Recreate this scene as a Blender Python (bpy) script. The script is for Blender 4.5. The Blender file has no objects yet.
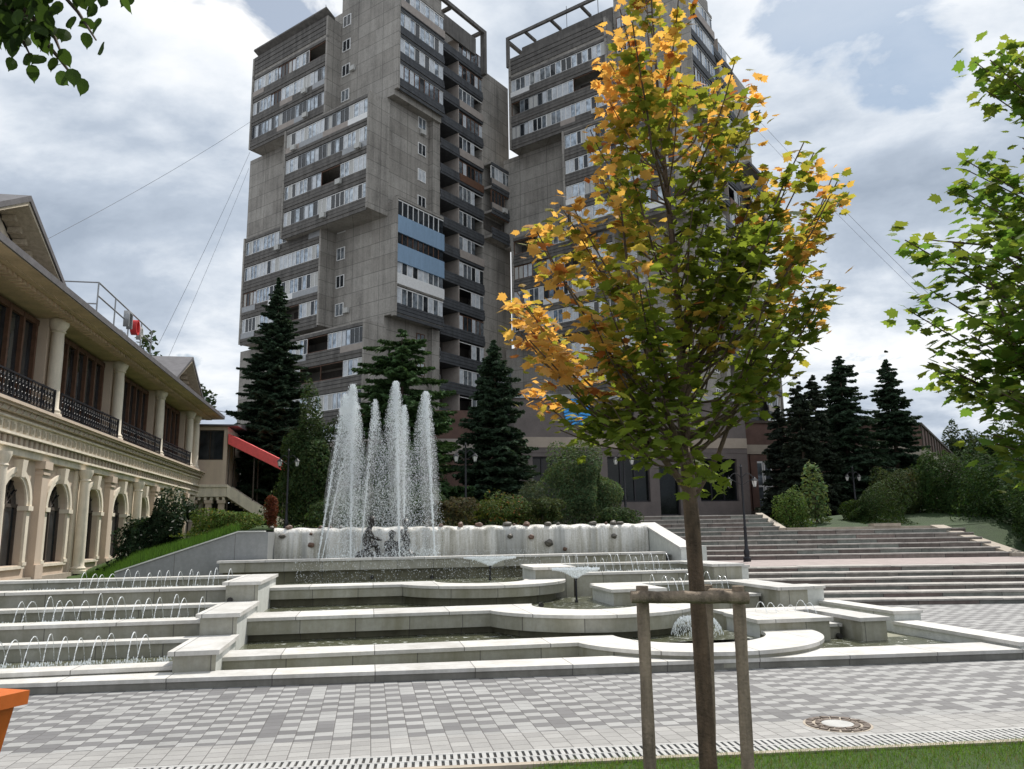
import bpy, bmesh, math, random
import numpy as np
from mathutils import Vector, Matrix
R = math.radians
sc = bpy.context.scene
col = sc.collection
random.seed(7)
rng = np.random.default_rng(11)
# ------------------------------------------------------------------ camera
F = 775.0; CZ = 1.6
_up = np.array([450 - 512.0, 3690 + 384.5, -F]); _up /= np.linalg.norm(_up)
_f = np.array([0, 0, -1.0]); _f -= _f.dot(_up) * _up; _f /= np.linalg.norm(_f)
CM = np.array([np.cross(_f, _up), _f, _up])
cam = bpy.data.cameras.new('camera'); co = bpy.data.objects.new('camera', cam); col.objects.link(co)
cam.sensor_width = 36; cam.lens = F / 1024 * 36; cam.clip_start = .05; cam.clip_end = 3000
mw = Matrix(CM.tolist()).to_4x4(); mw.translation = (0, 0, CZ); co.matrix_world = mw
sc.camera = co
# ------------------------------------------------------------------ light
SUN_H, SUN_E = R(33), R(58)
w = bpy.data.worlds.new('World'); sc.world = w; w.use_nodes = True
nt = w.node_tree; N = nt.nodes; L = nt.links; N.clear()
out = N.new('ShaderNodeOutputWorld'); bg = N.new('ShaderNodeBackground'); bg.inputs[1].default_value = .1
sky = N.new('ShaderNodeTexSky'); sky.sky_type = 'NISHITA'; sky.sun_disc = False
sky.sun_elevation = SUN_E; sky.sun_rotation = SUN_H; sky.air_density = 1.2; sky.dust_density = 1.5
tc = N.new('ShaderNodeTexCoord'); sep = N.new('ShaderNodeSeparateXYZ'); L.new(tc.outputs['Generated'], sep.inputs[0])
def wm(op, a, b=None, c=None):
    n = N.new('ShaderNodeMath'); n.operation = op
    for i, x in enumerate((a, b, c)):
        if x is None: continue
        if isinstance(x, (int, float)): n.inputs[i].default_value = x
        else: L.new(x, n.inputs[i])
    return n.outputs[0]
zz = wm('ADD', wm('MAXIMUM', sep.outputs[2], 0.0), .26)
cx = wm('DIVIDE', sep.outputs[0], zz); cy = wm('DIVIDE', sep.outputs[1], zz)
cmb = N.new('ShaderNodeCombineXYZ'); L.new(cx, cmb.inputs[0]); L.new(cy, cmb.inputs[1])
def wnoise(scale, detail, rough, off, dist=0.):
    m = N.new('ShaderNodeMapping'); m.inputs['Location'].default_value = off; m.inputs['Scale'].default_value = (1, 1.15, 1)
    m.inputs['Rotation'].default_value = (0, 0, .5)
    L.new(cmb.outputs[0], m.inputs[0])
    n = N.new('ShaderNodeTexNoise'); n.inputs['Scale'].default_value = scale; n.inputs['Detail'].default_value = detail
    n.inputs['Roughness'].default_value = rough; n.inputs['Distortion'].default_value = dist
    L.new(m.outputs[0], n.inputs['Vector']); return n.outputs[0]
def wramp(x, stops):
    r = N.new('ShaderNodeValToRGB'); L.new(x, r.inputs[0]); e = r.color_ramp.elements
    e[0].position, e[0].color = stops[0][0], (*stops[0][1], 1); e[1].position, e[1].color = stops[-1][0], (*stops[-1][1], 1)
    for p, c in stops[1:-1]:
        q = e.new(p); q.color = (*c, 1)
    return r.outputs[0]
n1 = wnoise(1.5, 8, .56, (3.2, 1.4, 0), .25); n2 = wnoise(.9, 3, .5, (8.1, 2.2, 0)); n3 = wnoise(4.5, 6, .6, (1.3, 5.2, 0), .3)
shade = wm('ADD', wm('MULTIPLY', n1, .62), wm('ADD', wm('MULTIPLY', n2, .2), wm('MULTIPLY', n3, .18)))
cloudc = wramp(shade, [(.37, (3.6, 4.25, 5.2)), (.44, (4.9, 5.6, 6.6)), (.485, (6.7, 7.3, 8.1)), (.525, (8.4, 8.8, 9.3)), (.58, (9.9, 10, 10.1))])
gap = wramp(wnoise(1.35, 7, .55, (-5.0, 6.3, 0), .2), [(.60, (0, 0, 0)), (.70, (1, 1, 1))])
mx = N.new('ShaderNodeMix'); mx.data_type = 'RGBA'; 
def spot(px, py, c0, c1):      # a direction in the sky where the cloud deck is broken
    d = CM @ np.array([px - 512, -(py - 384.5), -F]); d = d / np.linalg.norm(d)
    v_ = N.new('ShaderNodeVectorMath'); v_.operation = 'DOT_PRODUCT'; nm = N.new('ShaderNodeVectorMath'); nm.operation = 'NORMALIZE'; L.new(tc.outputs['Generated'], nm.inputs[0]); L.new(nm.outputs[0], v_.inputs[0]); v_.inputs[1].default_value = d.tolist()
    r = N.new('ShaderNodeMapRange'); r.inputs['From Min'].default_value = math.cos(R(c1)); r.inputs['From Max'].default_value = math.cos(R(c0)); r.interpolation_type = 'SMOOTHSTEP'; L.new(v_.outputs['Value'], r.inputs['Value']); return r.outputs[0]
br = wm('MAXIMUM', spot(850, 0, 0, 7.5), wm('MULTIPLY', spot(300, 8, 0, 4), .7)); br = wm('MAXIMUM', br, spot(905, 60, 0, 5))
gg = wramp(wm('ADD', wm('ADD', wm('MULTIPLY', n3, .55), wm('MULTIPLY', n1, .45)), wm('MULTIPLY', br, .13)), [(.60, (0, 0, 0)), (.66, (.7, .7, .7))])
gsum = wm('MULTIPLY', wm('MAXIMUM', gg, 0), 1.0)
L.new(gsum, mx.inputs[0]); L.new(cloudc, mx.inputs[6])
skm = N.new('ShaderNodeMix'); skm.data_type = 'RGBA'; skm.blend_type = 'MULTIPLY'; skm.inputs[0].default_value = 1
L.new(sky.outputs[0], skm.inputs[6]); skm.inputs[7].default_value = (.62, .74, .8, 1)
L.new(skm.outputs[2], mx.inputs[7]); L.new(mx.outputs[2], bg.inputs[0]); L.new(bg.outputs[0], out.inputs[0])
sl = bpy.data.lights.new('sun', 'SUN'); sl.energy = 4.6; sl.angle = R(.53); sl.color = (1, .95, .88)
so = bpy.data.objects.new('sun', sl); col.objects.link(so)
sd = Vector((math.sin(SUN_H) * math.cos(SUN_E), math.cos(SUN_H) * math.cos(SUN_E), math.sin(SUN_E)))
so.rotation_euler = (-sd).to_track_quat('-Z', 'Y').to_euler(); so.location = (10, 10, 60)
sc.view_settings.view_transform = 'Standard'; sc.view_settings.look = 'None'; sc.view_settings.exposure = .1
sc.view_settings.gamma = 1; sc.view_settings.use_curve_mapping = False
sc.cycles.max_bounces = 6; sc.cycles.transparent_max_bounces = 12; sc.cycles.caustics_reflective = False; sc.cycles.caustics_refractive = False
# ------------------------------------------------------------------ frames
class Fr:
    """a local frame on the ground: origin, heading of its y axis"""
    def __init__(s, head, ox=0, oy=0):
        s.ux = np.array([math.cos(head), math.sin(-head)]); s.uy = np.array([math.sin(head), math.cos(head)]); s.o = np.array([ox, oy]); s.head = head
    def p(s, x, y, z): q = s.o + s.ux * x + s.uy * y; return (float(q[0]), float(q[1]), z)
FU = Fr(R(-10.5))          # fountain / long building axes
ST = Fr(R(1.5))            # stairs
WD = Fr(0)
def ray(px, py): return CM @ np.array([px - 512, -(py - 384.5), -F])
def atv(px, py, V, fr=FU):   # pixel on the plane y=V of a frame -> local x, z
    q = ray(px, py); t = V / float(q[:2] @ fr.uy); return float(q[:2] @ fr.ux) * t, CZ + q[2] * t
def wy(px, py, Y): q = ray(px, py); t = Y / q[1]; return Vector((q[0] * t, Y, CZ + q[2] * t))
# ------------------------------------------------------------------ materials
def newmat(name):
    m = bpy.data.materials.new(name); m.use_nodes = True; return m, m.node_tree.nodes, m.node_tree.links, m.node_tree.nodes['Principled BSDF']
def mnoise(N, L, scale, detail=6, rough=.55, vec=None):
    n = N.new('ShaderNodeTexNoise'); n.inputs['Scale'].default_value = scale; n.inputs['Detail'].default_value = detail; n.inputs['Roughness'].default_value = rough
    if vec is not None: L.new(vec, n.inputs['Vector'])
    return n.outputs[0]
def ramp(N, L, x, stops):
    r = N.new('ShaderNodeValToRGB'); L.new(x, r.inputs[0]); e = r.color_ramp.elements
    e[0].position, e[0].color = stops[0][0], (*stops[0][1], 1); e[1].position, e[1].color = stops[-1][0], (*stops[-1][1], 1)
    for p, c in stops[1:-1]:
        q = e.new(p); q.color = (*c, 1)
    return r.outputs[0]
def mth(N, L, op, a, b=None, c=None):
    n = N.new('ShaderNodeMath'); n.operation = op
    for i, x in enumerate((a, b, c)):
        if x is None: continue
        if isinstance(x, (int, float)): n.inputs[i].default_value = x
        else: L.new(x, n.inputs[i])
    return n.outputs[0]
def mixc(N, L, f, a, b, mode='MIX'):
    n = N.new('ShaderNodeMix'); n.data_type = 'RGBA'; n.blend_type = mode
    for i, x in ((0, f), (6, a), (7, b)):
        if isinstance(x, (int, float)): n.inputs[i].default_value = x
        elif isinstance(x, tuple): n.inputs[i].default_value = (*x, 1)
        else: L.new(x, n.inputs[i])
    return n.outputs[2]
def geo(N): return N.new('ShaderNodeNewGeometry').outputs['Position']
def rotpos(N, L, head, scale=(1, 1, 1), loc=(0, 0, 0)):
    m = N.new('ShaderNodeMapping'); m.vector_type = 'POINT'; m.inputs['Rotation'].default_value = (0, 0, head); m.inputs['Scale'].default_value = scale; m.inputs['Location'].default_value = loc
    L.new(geo(N), m.inputs[0]); return m.outputs[0]
def bump(N, L, b, h, strength=.3, dist=.02):
    n = N.new('ShaderNodeBump'); n.inputs['Strength'].default_value = strength; n.inputs['Distance'].default_value = dist
    L.new(h, n.inputs['Height']); L.new(n.outputs[0], b.inputs['Normal'])
def mat_noise(name, c, var=.25, scale=3, rough=.8, fine=30, bmp=.2, metal=0, streak=0):
    m, N, L, b = newmat(name); pos = geo(N)
    a = mnoise(N, L, scale, 6, .6, pos); f = mnoise(N, L, fine, 4, .6, pos)
    s = mth(N, L, 'ADD', mth(N, L, 'MULTIPLY', a, .65), mth(N, L, 'MULTIPLY', f, .35))
    if streak:
        mp = N.new('ShaderNodeMapping'); mp.inputs['Scale'].default_value = (1, 1, .12); L.new(pos, mp.inputs[0])
        k = mnoise(N, L, streak, 5, .6, mp.outputs[0]); s = mth(N, L, 'ADD', mth(N, L, 'MULTIPLY', s, .5), mth(N, L, 'MULTIPLY', k, .5))
    lo = tuple(x * (1 - var) for x in c); hi = tuple(min(1, x * (1 + var)) for x in c)
    L.new(ramp(N, L, s, [(.35, lo), (.65, hi)]), b.inputs['Base Color'])
    b.inputs['Roughness'].default_value = rough; b.inputs['Metallic'].default_value = metal
    if bmp: bump(N, L, b, f, bmp, .01)
    return m
def mat_marble(name, c, stain, amt=.5, joint=0, seam=.9, streak=3.):
    m, N, L, b = newmat(name); p = rotpos(N, L, R(-10.5)); pos = geo(N)
    a = mnoise(N, L, 1.3, 8, .65, pos); f = mnoise(N, L, 14, 6, .65, pos)
    mp = N.new('ShaderNodeMapping'); mp.inputs['Scale'].default_value = (1, 1, .18); L.new(pos, mp.inputs[0])
    k = mnoise(N, L, streak, 7, .65, mp.outputs[0])
    base = ramp(N, L, f, [(.3, tuple(x * .86 for x in c)), (.7, tuple(min(1, x * 1.08) for x in c))])
    st = ramp(N, L, mth(N, L, 'ADD', mth(N, L, 'MULTIPLY', a, .4), mth(N, L, 'MULTIPLY', k, .6)), [(.42, (0, 0, 0)), (.66, (1, 1, 1))])
    cc = mixc(N, L, mth(N, L, 'MULTIPLY', st, amt), base, stain)
    sp = N.new('ShaderNodeSeparateXYZ'); L.new(p, sp.inputs[0])
    if joint:
        fx = mth(N, L, 'FRACT', mth(N, L, 'DIVIDE', mth(N, L, 'ADD', sp.outputs[0], 100.), seam)); j = mth(N, L, 'LESS_THAN', fx, .012 / seam)
        cell = N.new('ShaderNodeTexWhiteNoise'); cell.noise_dimensions = '1D'; L.new(mth(N, L, 'FLOOR', mth(N, L, 'DIVIDE', mth(N, L, 'ADD', sp.outputs[0], 100.), seam)), cell.inputs['W'])
        tone = ramp(N, L, cell.outputs[0], [(0, (.8, .8, .8)), (1, (1.08, 1.07, 1.04))])
        cc = mixc(N, L, 1.0, cc, tone, 'MULTIPLY'); cc = mixc(N, L, mth(N, L, 'MULTIPLY', j, .75), cc, (.06, .055, .05))
    L.new(cc, b.inputs['Base Color']); b.inputs['Roughness'].default_value = .55; bump(N, L, b, f, .25, .006)
    return m
M = {}
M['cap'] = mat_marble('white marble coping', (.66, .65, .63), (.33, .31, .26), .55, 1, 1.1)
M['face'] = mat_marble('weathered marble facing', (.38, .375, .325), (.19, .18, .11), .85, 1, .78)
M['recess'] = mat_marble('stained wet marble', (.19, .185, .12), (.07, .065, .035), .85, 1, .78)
M['kerbface'] = mat_marble('grey stained kerb', (.25, .245, .22), (.1, .095, .08), .7, 1, 1.1)
M['marble'] = mat_marble('pale veined marble', (.6, .61, .58), (.33, .35, .32), .5, 0, 1, 4)
M['basin'] = mat_noise('dirty basin floor', (.18, .18, .12), .4, 3, .6)
M['greymarble'] = mat_marble('grey marble slabs', (.25, .26, .265), (.15, .16, .165), .5, 1, 1.2, 5)
def mat_water(name, c, rough=.06, scale=18, strength=.6):
    m, N, L, b = newmat(name); pos = geo(N)
    n = mnoise(N, L, scale, 4, .6, pos); fo = mnoise(N, L, 7, 5, .7, pos)
    f = ramp(N, L, fo, [(.56, (0, 0, 0)), (.66, (1, 1, 1))])
    L.new(mixc(N, L, mth(N, L, 'MULTIPLY', f, .7), c, (.55, .57, .55)), b.inputs['Base Color'])
    L.new(mth(N, L, 'ADD', mth(N, L, 'MULTIPLY', f, .4), rough), b.inputs['Roughness']); bump(N, L, b, n, strength, .04); b.inputs['IOR'].default_value = 1.33
    return m
M['water'] = mat_water('basin water', (.10, .105, .065))
def mat_arc(name):
    m, N, L, b = newmat(name); b.inputs['Base Color'].default_value = (.85, .88, .9, 1); b.inputs['Roughness'].default_value = .2
    mp = N.new('ShaderNodeMapping'); mp.inputs['Scale'].default_value = (1, 1, 1); L.new(geo(N), mp.inputs[0]); n = mnoise(N, L, 45, 3, .6, mp.outputs[0])
    f = ramp(N, L, n, [(.38, (.15, .15, .15)), (.62, (1, 1, 1))]); tr = N.new('ShaderNodeBsdfTransparent'); ms = N.new('ShaderNodeMixShader'); L.new(f, ms.inputs[0]); L.new(tr.outputs[0], ms.inputs[1]); L.new(b.outputs[0], ms.inputs[2]); L.new(ms.outputs[0], N['Material Output'].inputs[0]); return m
M['arc'] = mat_arc('thin running water')
M['drop'] = mat_noise('white water drops', (.82, .86, .88), .05, 3, .25, 10, 0)
_m, _N, _L, _b = newmat('water mist'); _N.remove(_b); _v = _N.new('ShaderNodeVolumePrincipled'); _v.inputs['Color'].default_value = (.95, .97, 1, 1); _v.inputs['Anisotropy'].default_value = .2
_mp = _N.new('ShaderNodeMapping'); _mp.inputs['Scale'].default_value = (1, 1, .3); _L.new(geo(_N), _mp.inputs[0]); _n = mnoise(_N, _L, 5, 4, .6, _mp.outputs[0])
_L.new(mth(_N, _L, 'MULTIPLY', mth(_N, _L, 'MAXIMUM', mth(_N, _L, 'SUBTRACT', _n, .34), 0), 4.2), _v.inputs['Density']); _L.new(_v.outputs[0], _N['Material Output'].inputs['Volume']); M['mist'] = _m
# pavers
def mat_pavers(name, mixw, lights, darks, cw=.15, ch=.13):
    m, N, L, b = newmat(name); p = rotpos(N, L, R(-10.5) + R(0)); sp = N.new('ShaderNodeSeparateXYZ'); L.new(p, sp.inputs[0])
    X = mth(N, L, 'DIVIDE', mth(N, L, 'ADD', sp.outputs[0], 100), cw); cx = mth(N, L, 'FLOOR', X); fx = mth(N, L, 'FRACT', X)
    Y = mth(N, L, 'ADD', mth(N, L, 'DIVIDE', mth(N, L, 'ADD', sp.outputs[1], 100), ch), mth(N, L, 'MULTIPLY', mth(N, L, 'MODULO', cx, 2), .5))
    cy = mth(N, L, 'FLOOR', Y); fy = mth(N, L, 'FRACT', Y)
    cb = N.new('ShaderNodeCombineXYZ'); L.new(cx, cb.inputs[0]); L.new(cy, cb.inputs[1])
    wn = N.new('ShaderNodeTexWhiteNoise'); wn.noise_dimensions = '2D'; L.new(cb.outputs[0], wn.inputs['Vector'])
    par = mth(N, L, 'MODULO', cy, 2); fl = mth(N, L, 'LESS_THAN', wn.outputs[0], mixw)
    dark = mth(N, L, 'ABSOLUTE', mth(N, L, 'SUBTRACT', par, fl))
    sc2 = N.new('ShaderNodeSeparateColor'); L.new(wn.outputs[1], sc2.inputs[0])
    tone = mth(N, L, 'ADD', .9, mth(N, L, 'MULTIPLY', sc2.outputs[1], .2))
    c = mixc(N, L, dark, lights, darks)
    n = mnoise(N, L, 60, 4, .7, geo(N)); n2 = mnoise(N, L, 1.6, 7, .7, geo(N))
    tone = mth(N, L, 'MULTIPLY', tone, mth(N, L, 'ADD', .50, mth(N, L, 'ADD', mth(N, L, 'MULTIPLY', n, .4), mth(N, L, 'MULTIPLY', n2, .6))))
    cc = N.new('ShaderNodeVectorMath'); cc.operation = 'SCALE'; L.new(c, cc.inputs[0]); L.new(tone, cc.inputs['Scale'])
    ex = mth(N, L, 'MINIMUM', mth(N, L, 'MULTIPLY', fx, cw), mth(N, L, 'MULTIPLY', mth(N, L, 'SUBTRACT', 1, fx), cw))
    ey = mth(N, L, 'MINIMUM', mth(N, L, 'MULTIPLY', fy, ch), mth(N, L, 'MULTIPLY', mth(N, L, 'SUBTRACT', 1, fy), ch))
    e = mth(N, L, 'MINIMUM', ex, ey); j = mth(N, L, 'LESS_THAN', e, .0035)
    L.new(mixc(N, L, mth(N, L, 'MULTIPLY', j, .8), cc.outputs[0], (.07, .065, .06)), b.inputs['Base Color']); b.inputs['Roughness'].default_value = .75
    bump(N, L, b, mth(N, L, 'MINIMUM', mth(N, L, 'MULTIPLY', e, 120), 1), .5, .006)
    return m
M['paver'] = mat_pavers('grey block paving', .07, (.285, .285, .28), (.135, .133, .135))
M['paver_plain'] = mat_pavers('plain pale block paving', .0, (.30, .295, .285), (.275, .27, .262))
M['pink'] = mat_noise('pinkish paving slabs', (.30, .25, .235), .2, 4, .8)
def mat_steps(name):
    m, N, L, b = newmat(name); p = rotpos(N, L, R(1.5)); sp = N.new('ShaderNodeSeparateXYZ'); L.new(p, sp.inputs[0])
    row = mth(N, L, 'FLOOR', mth(N, L, 'MULTIPLY', sp.outputs[1], 2.2))
    X = mth(N, L, 'ADD', mth(N, L, 'DIVIDE', mth(N, L, 'ADD', sp.outputs[0], 60), 1.25), mth(N, L, 'MULTIPLY', row, .37))
    cb = N.new('ShaderNodeCombineXYZ'); L.new(mth(N, L, 'FLOOR', X), cb.inputs[0]); L.new(row, cb.inputs[1])
    wn = N.new('ShaderNodeTexWhiteNoise'); wn.noise_dimensions = '2D'; L.new(cb.outputs[0], wn.inputs['Vector'])
    c = ramp(N, L, wn.outputs[0], [(0, (.12, .10, .09)), (.3, (.18, .14, .125)), (.6, (.15, .155, .14)), (.85, (.22, .235, .21)), (1, (.24, .18, .16))])
    n = mnoise(N, L, 6, 7, .65, geo(N)); tone = ramp(N, L, n, [(.3, (.65, .65, .65)), (.7, (1.25, 1.25, 1.25))])
    cc = mixc(N, L, 1., c, tone, 'MULTIPLY')
    j = mth(N, L, 'LESS_THAN', mth(N, L, 'FRACT', X), .012)
    L.new(mixc(N, L, j, cc, (.03, .03, .03)), b.inputs['Base Color']); b.inputs['Roughness'].default_value = .7; bump(N, L, b, n, .3, .01); return m
M['step'] = mat_steps('mottled stone steps'); M['tread'] = mat_noise('pale worn stone treads', (.34, .32, .295), .35, 3, .75, 25)
M['coping'] = mat_noise('sandy stone coping', (.36, .31, .25), .2, 4)
def mat_panel(name, c, head, rib=True, jz=1.66, js=3.0, streaks=.35):
    m, N, L, b = newmat(name); pos = geo(N); p = rotpos(N, L, head); sp = N.new('ShaderNodeSeparateXYZ'); L.new(p, sp.inputs[0])
    s = mth(N, L, 'ADD', mth(N, L, 'ADD', sp.outputs[0], sp.outputs[1]), 300); z = mth(N, L, 'ADD', sp.outputs[2], .1)
    a = mnoise(N, L, .35, 6, .6, pos); f = mnoise(N, L, 5, 5, .6, pos)
    mp = N.new('ShaderNodeMapping'); mp.inputs['Scale'].default_value = (1, 1, .06); L.new(pos, mp.inputs[0]); k = mnoise(N, L, 1.6, 6, .6, mp.outputs[0])
    v = mth(N, L, 'ADD', mth(N, L, 'MULTIPLY', a, .35), mth(N, L, 'ADD', mth(N, L, 'MULTIPLY', f, .25), mth(N, L, 'MULTIPLY', k, .4)))
    cc = ramp(N, L, v, [(.34, tuple(x * .5 for x in c)), (.5, c), (.66, tuple(x * 1.32 for x in c))])
    cell = N.new('ShaderNodeTexWhiteNoise'); cell.noise_dimensions = '2D'; cb = N.new('ShaderNodeCombineXYZ')
    L.new(mth(N, L, 'FLOOR', mth(N, L, 'DIVIDE', s, js)), cb.inputs[0]); L.new(mth(N, L, 'FLOOR', mth(N, L, 'DIVIDE', z, jz)), cb.inputs[1]); L.new(cb.outputs[0], cell.inputs['Vector'])
    cc = mixc(N, L, 1., cc, ramp(N, L, cell.outputs[0], [(0, (.88, .87, .86)), (1, (1.1, 1.1, 1.1))]), 'MULTIPLY')
    if rib:
        rb = mth(N, L, 'FRACT', mth(N, L, 'MULTIPLY', s, 4.2)); r1 = mth(N, L, 'LESS_THAN', rb, .28)
        msk = mth(N, L, 'GREATER_THAN', mnoise(N, L, 1.1, 4, .7, pos), .5)
        cc = mixc(N, L, mth(N, L, 'MULTIPLY', mth(N, L, 'MULTIPLY', r1, msk), .35), cc, tuple(x * .45 for x in c))
    j1 = mth(N, L, 'LESS_THAN', mth(N, L, 'FRACT', mth(N, L, 'DIVIDE', z, jz)), .075 / jz); j2 = mth(N, L, 'LESS_THAN', mth(N, L, 'FRACT', mth(N, L, 'DIVIDE', s, js * 1.4)), .06 / js)
    L.new(mixc(N, L, mth(N, L, 'MULTIPLY', mth(N, L, 'MAXIMUM', j1, j2), .5), cc, (.035, .033, .03)), b.inputs['Base Color']); b.inputs['Roughness'].default_value = .9; bump(N, L, b, f, .2, .02)
    return m
TH = R(35.8)
M['panel'] = mat_panel('stained concrete panels', (.295, .278, .252), TH)
M['panel_tan'] = mat_panel('tan concrete panels', (.36, .32, .26), TH)
M['plank'] = mat_noise('weathered concrete planks', (.115, .108, .10), .45, 1.2, .9, 12, .3, 0, 2)
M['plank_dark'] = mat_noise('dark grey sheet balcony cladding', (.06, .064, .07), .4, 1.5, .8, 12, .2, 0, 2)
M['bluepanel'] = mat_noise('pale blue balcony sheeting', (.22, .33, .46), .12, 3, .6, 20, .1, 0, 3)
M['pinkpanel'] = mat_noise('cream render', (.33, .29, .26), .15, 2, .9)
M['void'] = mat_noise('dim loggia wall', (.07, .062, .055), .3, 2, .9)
M['wframe'] = mat_noise('white window frames', (.72, .72, .71), .1, 5, .5, 20, 0)
M['bframe'] = mat_noise('brown timber frames', (.12, .06, .035), .3, 5, .6, 20, .1)
M['curtain'] = mat_noise('glass with pale curtains', (.52, .55, .58), .25, 1.5, .25, 8, 0)
def mat_glass(name, c, rough=.05, metal=.0, spec=.8):
    m, N, L, b = newmat(name); n = mnoise(N, L, 1.7, 3, .5, geo(N))
    L.new(ramp(N, L, n, [(.35, tuple(x * .6 for x in c)), (.65, tuple(x * 1.5 for x in c))]), b.inputs['Base Color']); b.inputs['Roughness'].default_value = rough; b.inputs['Metallic'].default_value = metal
    b.inputs['Specular IOR Level'].default_value = spec; bump(N, L, b, n, .08, .05); return m
M['glass'] = mat_glass('sky reflecting glass', (.30, .34, .38), .12, .7)
M['glassdark'] = mat_glass('dark window glass', (.02, .024, .028), .06, 0, .5)
M['glassblack'] = mat_glass('unlit shopfront glass', (.006, .008, .007), .08, 0, .3)
M['metal'] = mat_noise('grey painted steel', (.3, .31, .32), .15, 3, .5, 20, .05, .3)
M['iron'] = mat_noise('black wrought iron', (.012, .012, .016), .2, 4, .45, 20, .1, .2)
M['lantern'] = mat_noise('frosted lantern glass', (.62, .62, .6), .05, 4, .3, 20, 0)
M['ac'] = mat_noise('off white conditioner casing', (.45, .45, .43), .1, 5, .6)
M['plaster'] = mat_noise('pinkish beige plaster', (.55, .45, .36), .13, 1.5, .9, 25, .15, 0, 2)
M['stucco'] = mat_noise('cream stucco trim', (.70, .63, .52), .22, 2, .85, 25, .2, 0, 3)
M['stuccod'] = mat_noise('weathered frieze relief', (.44, .38, .29), .25, 8, .9, 30, .3)
M['soffit'] = mat_noise('ochre stained soffit', (.56, .43, .30), .25, 1.2, .9, 20, .2)
M['slate'] = mat_noise('grey metal roof', (.11, .105, .11), .25, 3, .6, 30, .2)
M['darkwood'] = mat_noise('dark brown timber', (.06, .045, .035), .3, 3, .8)
M['red'] = mat_noise('red canopy sheet', (.80, .11, .11), .12, 4, .5, 20, .05)
M['redsign'] = mat_noise('red sign face', (.5, .03, .03), .1, 4, .5)
M['brick'] = mat_noise('red brown cladding', (.115, .066, .052), .25, 2, .85, 30, .2)
M['brownstone'] = mat_noise('grey brown stone cladding', (.13, .112, .105), .2, 1.5, .8, 20, .1)
M['paleband'] = mat_noise('pale stone band', (.34, .29, .235), .12, 2, .8)
M['blue'] = mat_noise('bright blue emblem', (.04, .34, .78), .25, 6, .5)
M['black'] = mat_noise('black lettering', (.006, .006, .006), .1, 4, .6)
M['stake'] = mat_noise('weathered round timber', (.25, .195, .145), .6, 7, .85, 70, .8, 0, 20)
M['orange'] = mat_noise('orange plastic', (.60, .14, .02), .1, 3, .4, 30, .05)
M['rock'] = mat_noise('wet boulder', (.10, .09, .075), .45, 9, .6, 40, .4)
M['rockr'] = mat_noise('reddish boulder', (.15, .09, .065), .4, 9, .6, 40, .4)
M['sett'] = mat_noise('dusty brown setts', (.15, .12, .10), .45, 12, .85, 60, .4)
M['bronze'] = mat_noise('dark wet bronze', (.03, .026, .022), .3, 9, .4, 40, .2, .4)
M['cable'] = mat_noise('dark grey cable', (.10, .10, .11), .1, 1, .7)
M['grate'] = mat_noise('pale concrete drain cover', (.40, .40, .39), .15, 6, .7, 60, .2)
M['holes'] = mat_noise('dark drain gap', (.04, .038, .035), .2, 6, .9)
def mat_fall(name):
    m, N, L, b = newmat(name); pos = geo(N); mp = N.new('ShaderNodeMapping'); mp.inputs['Scale'].default_value = (1, 1, .05); L.new(pos, mp.inputs[0])
    k = mnoise(N, L, 5.5, 8, .7, mp.outputs[0]); f = mnoise(N, L, 30, 5, .7, pos); k2 = mnoise(N, L, 2.2, 5, .6, mp.outputs[0])
    s = mth(N, L, 'ADD', mth(N, L, 'MULTIPLY', k, .75), mth(N, L, 'MULTIPLY', f, .25))
    c = ramp(N, L, s, [(.30, (.13, .12, .09)), (.40, (.36, .34, .28)), (.49, (.54, .52, .47)), (.58, (.74, .73, .7)), (.70, (.40, .32, .2))])
    c = mixc(N, L, ramp(N, L, k2, [(.5, (0, 0, 0)), (.62, (.6, .6, .6))]), c, (.24, .25, .25))
    L.new(c, b.inputs['Base Color']); b.inputs['Roughness'].default_value = .35; bump(N, L, b, k, .8, .05); return m
M['fall'] = mat_fall('limed wall under running water')
def mat_leaf(name, rough=.5, trans=.35, attr='col', fixed=None):
    m, N, L, b = newmat(name)
    at = N.new('ShaderNodeAttribute'); at.attribute_name = attr; c = at.outputs['Color']
    L.new(c, b.inputs['Base Color']); b.inputs['Roughness'].default_value = rough; b.inputs['Specular IOR Level'].default_value = .12
    tr = N.new('ShaderNodeBsdfTranslucent'); vm = N.new('ShaderNodeVectorMath'); vm.operation = 'MULTIPLY'; L.new(c, vm.inputs[0]); vm.inputs[1].default_value = (1.35, 1.25, .7); L.new(vm.outputs[0], tr.inputs[0])
    ms = N.new('ShaderNodeMixShader'); ms.inputs[0].default_value = trans; L.new(b.outputs[0], ms.inputs[1]); L.new(tr.outputs[0], ms.inputs[2]); L.new(ms.outputs[0], N['Material Output'].inputs[0]); return m
M['leaf'] = mat_leaf('leaf', .62, .58); M['needle'] = mat_leaf('needles', .8, .12); M['bushleaf'] = mat_leaf('bush leaf', .75, .3)
M['bark'] = mat_noise('grey brown bark', (.085, .062, .045), .35, 10, .9, 60, .8, 0, 20)
M['barkp'] = mat_noise('young maple bark', (.11, .075, .05), .65, 14, .9, 60, 1.0, 0, 24)
def mat_grass(name, a, c2):
    m, N, L, b = newmat(name); pos = geo(N); n = mnoise(N, L, 1.2, 6, .7, pos); f = mnoise(N, L, 45, 4, .7, pos)
    s = mth(N, L, 'ADD', mth(N, L, 'MULTIPLY', n, .5), mth(N, L, 'MULTIPLY', f, .5)); L.new(ramp(N, L, s, [(.35, a), (.65, c2)]), b.inputs['Base Color']); b.inputs['Roughness'].default_value = .9; bump(N, L, b, f, .8, .03); return m
M['grass'] = mat_grass('lawn turf', (.022, .045, .008), (.06, .11, .02)); M['soil'] = mat_grass('planting bed turf', (.010, .024, .004), (.032, .066, .012))
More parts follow.
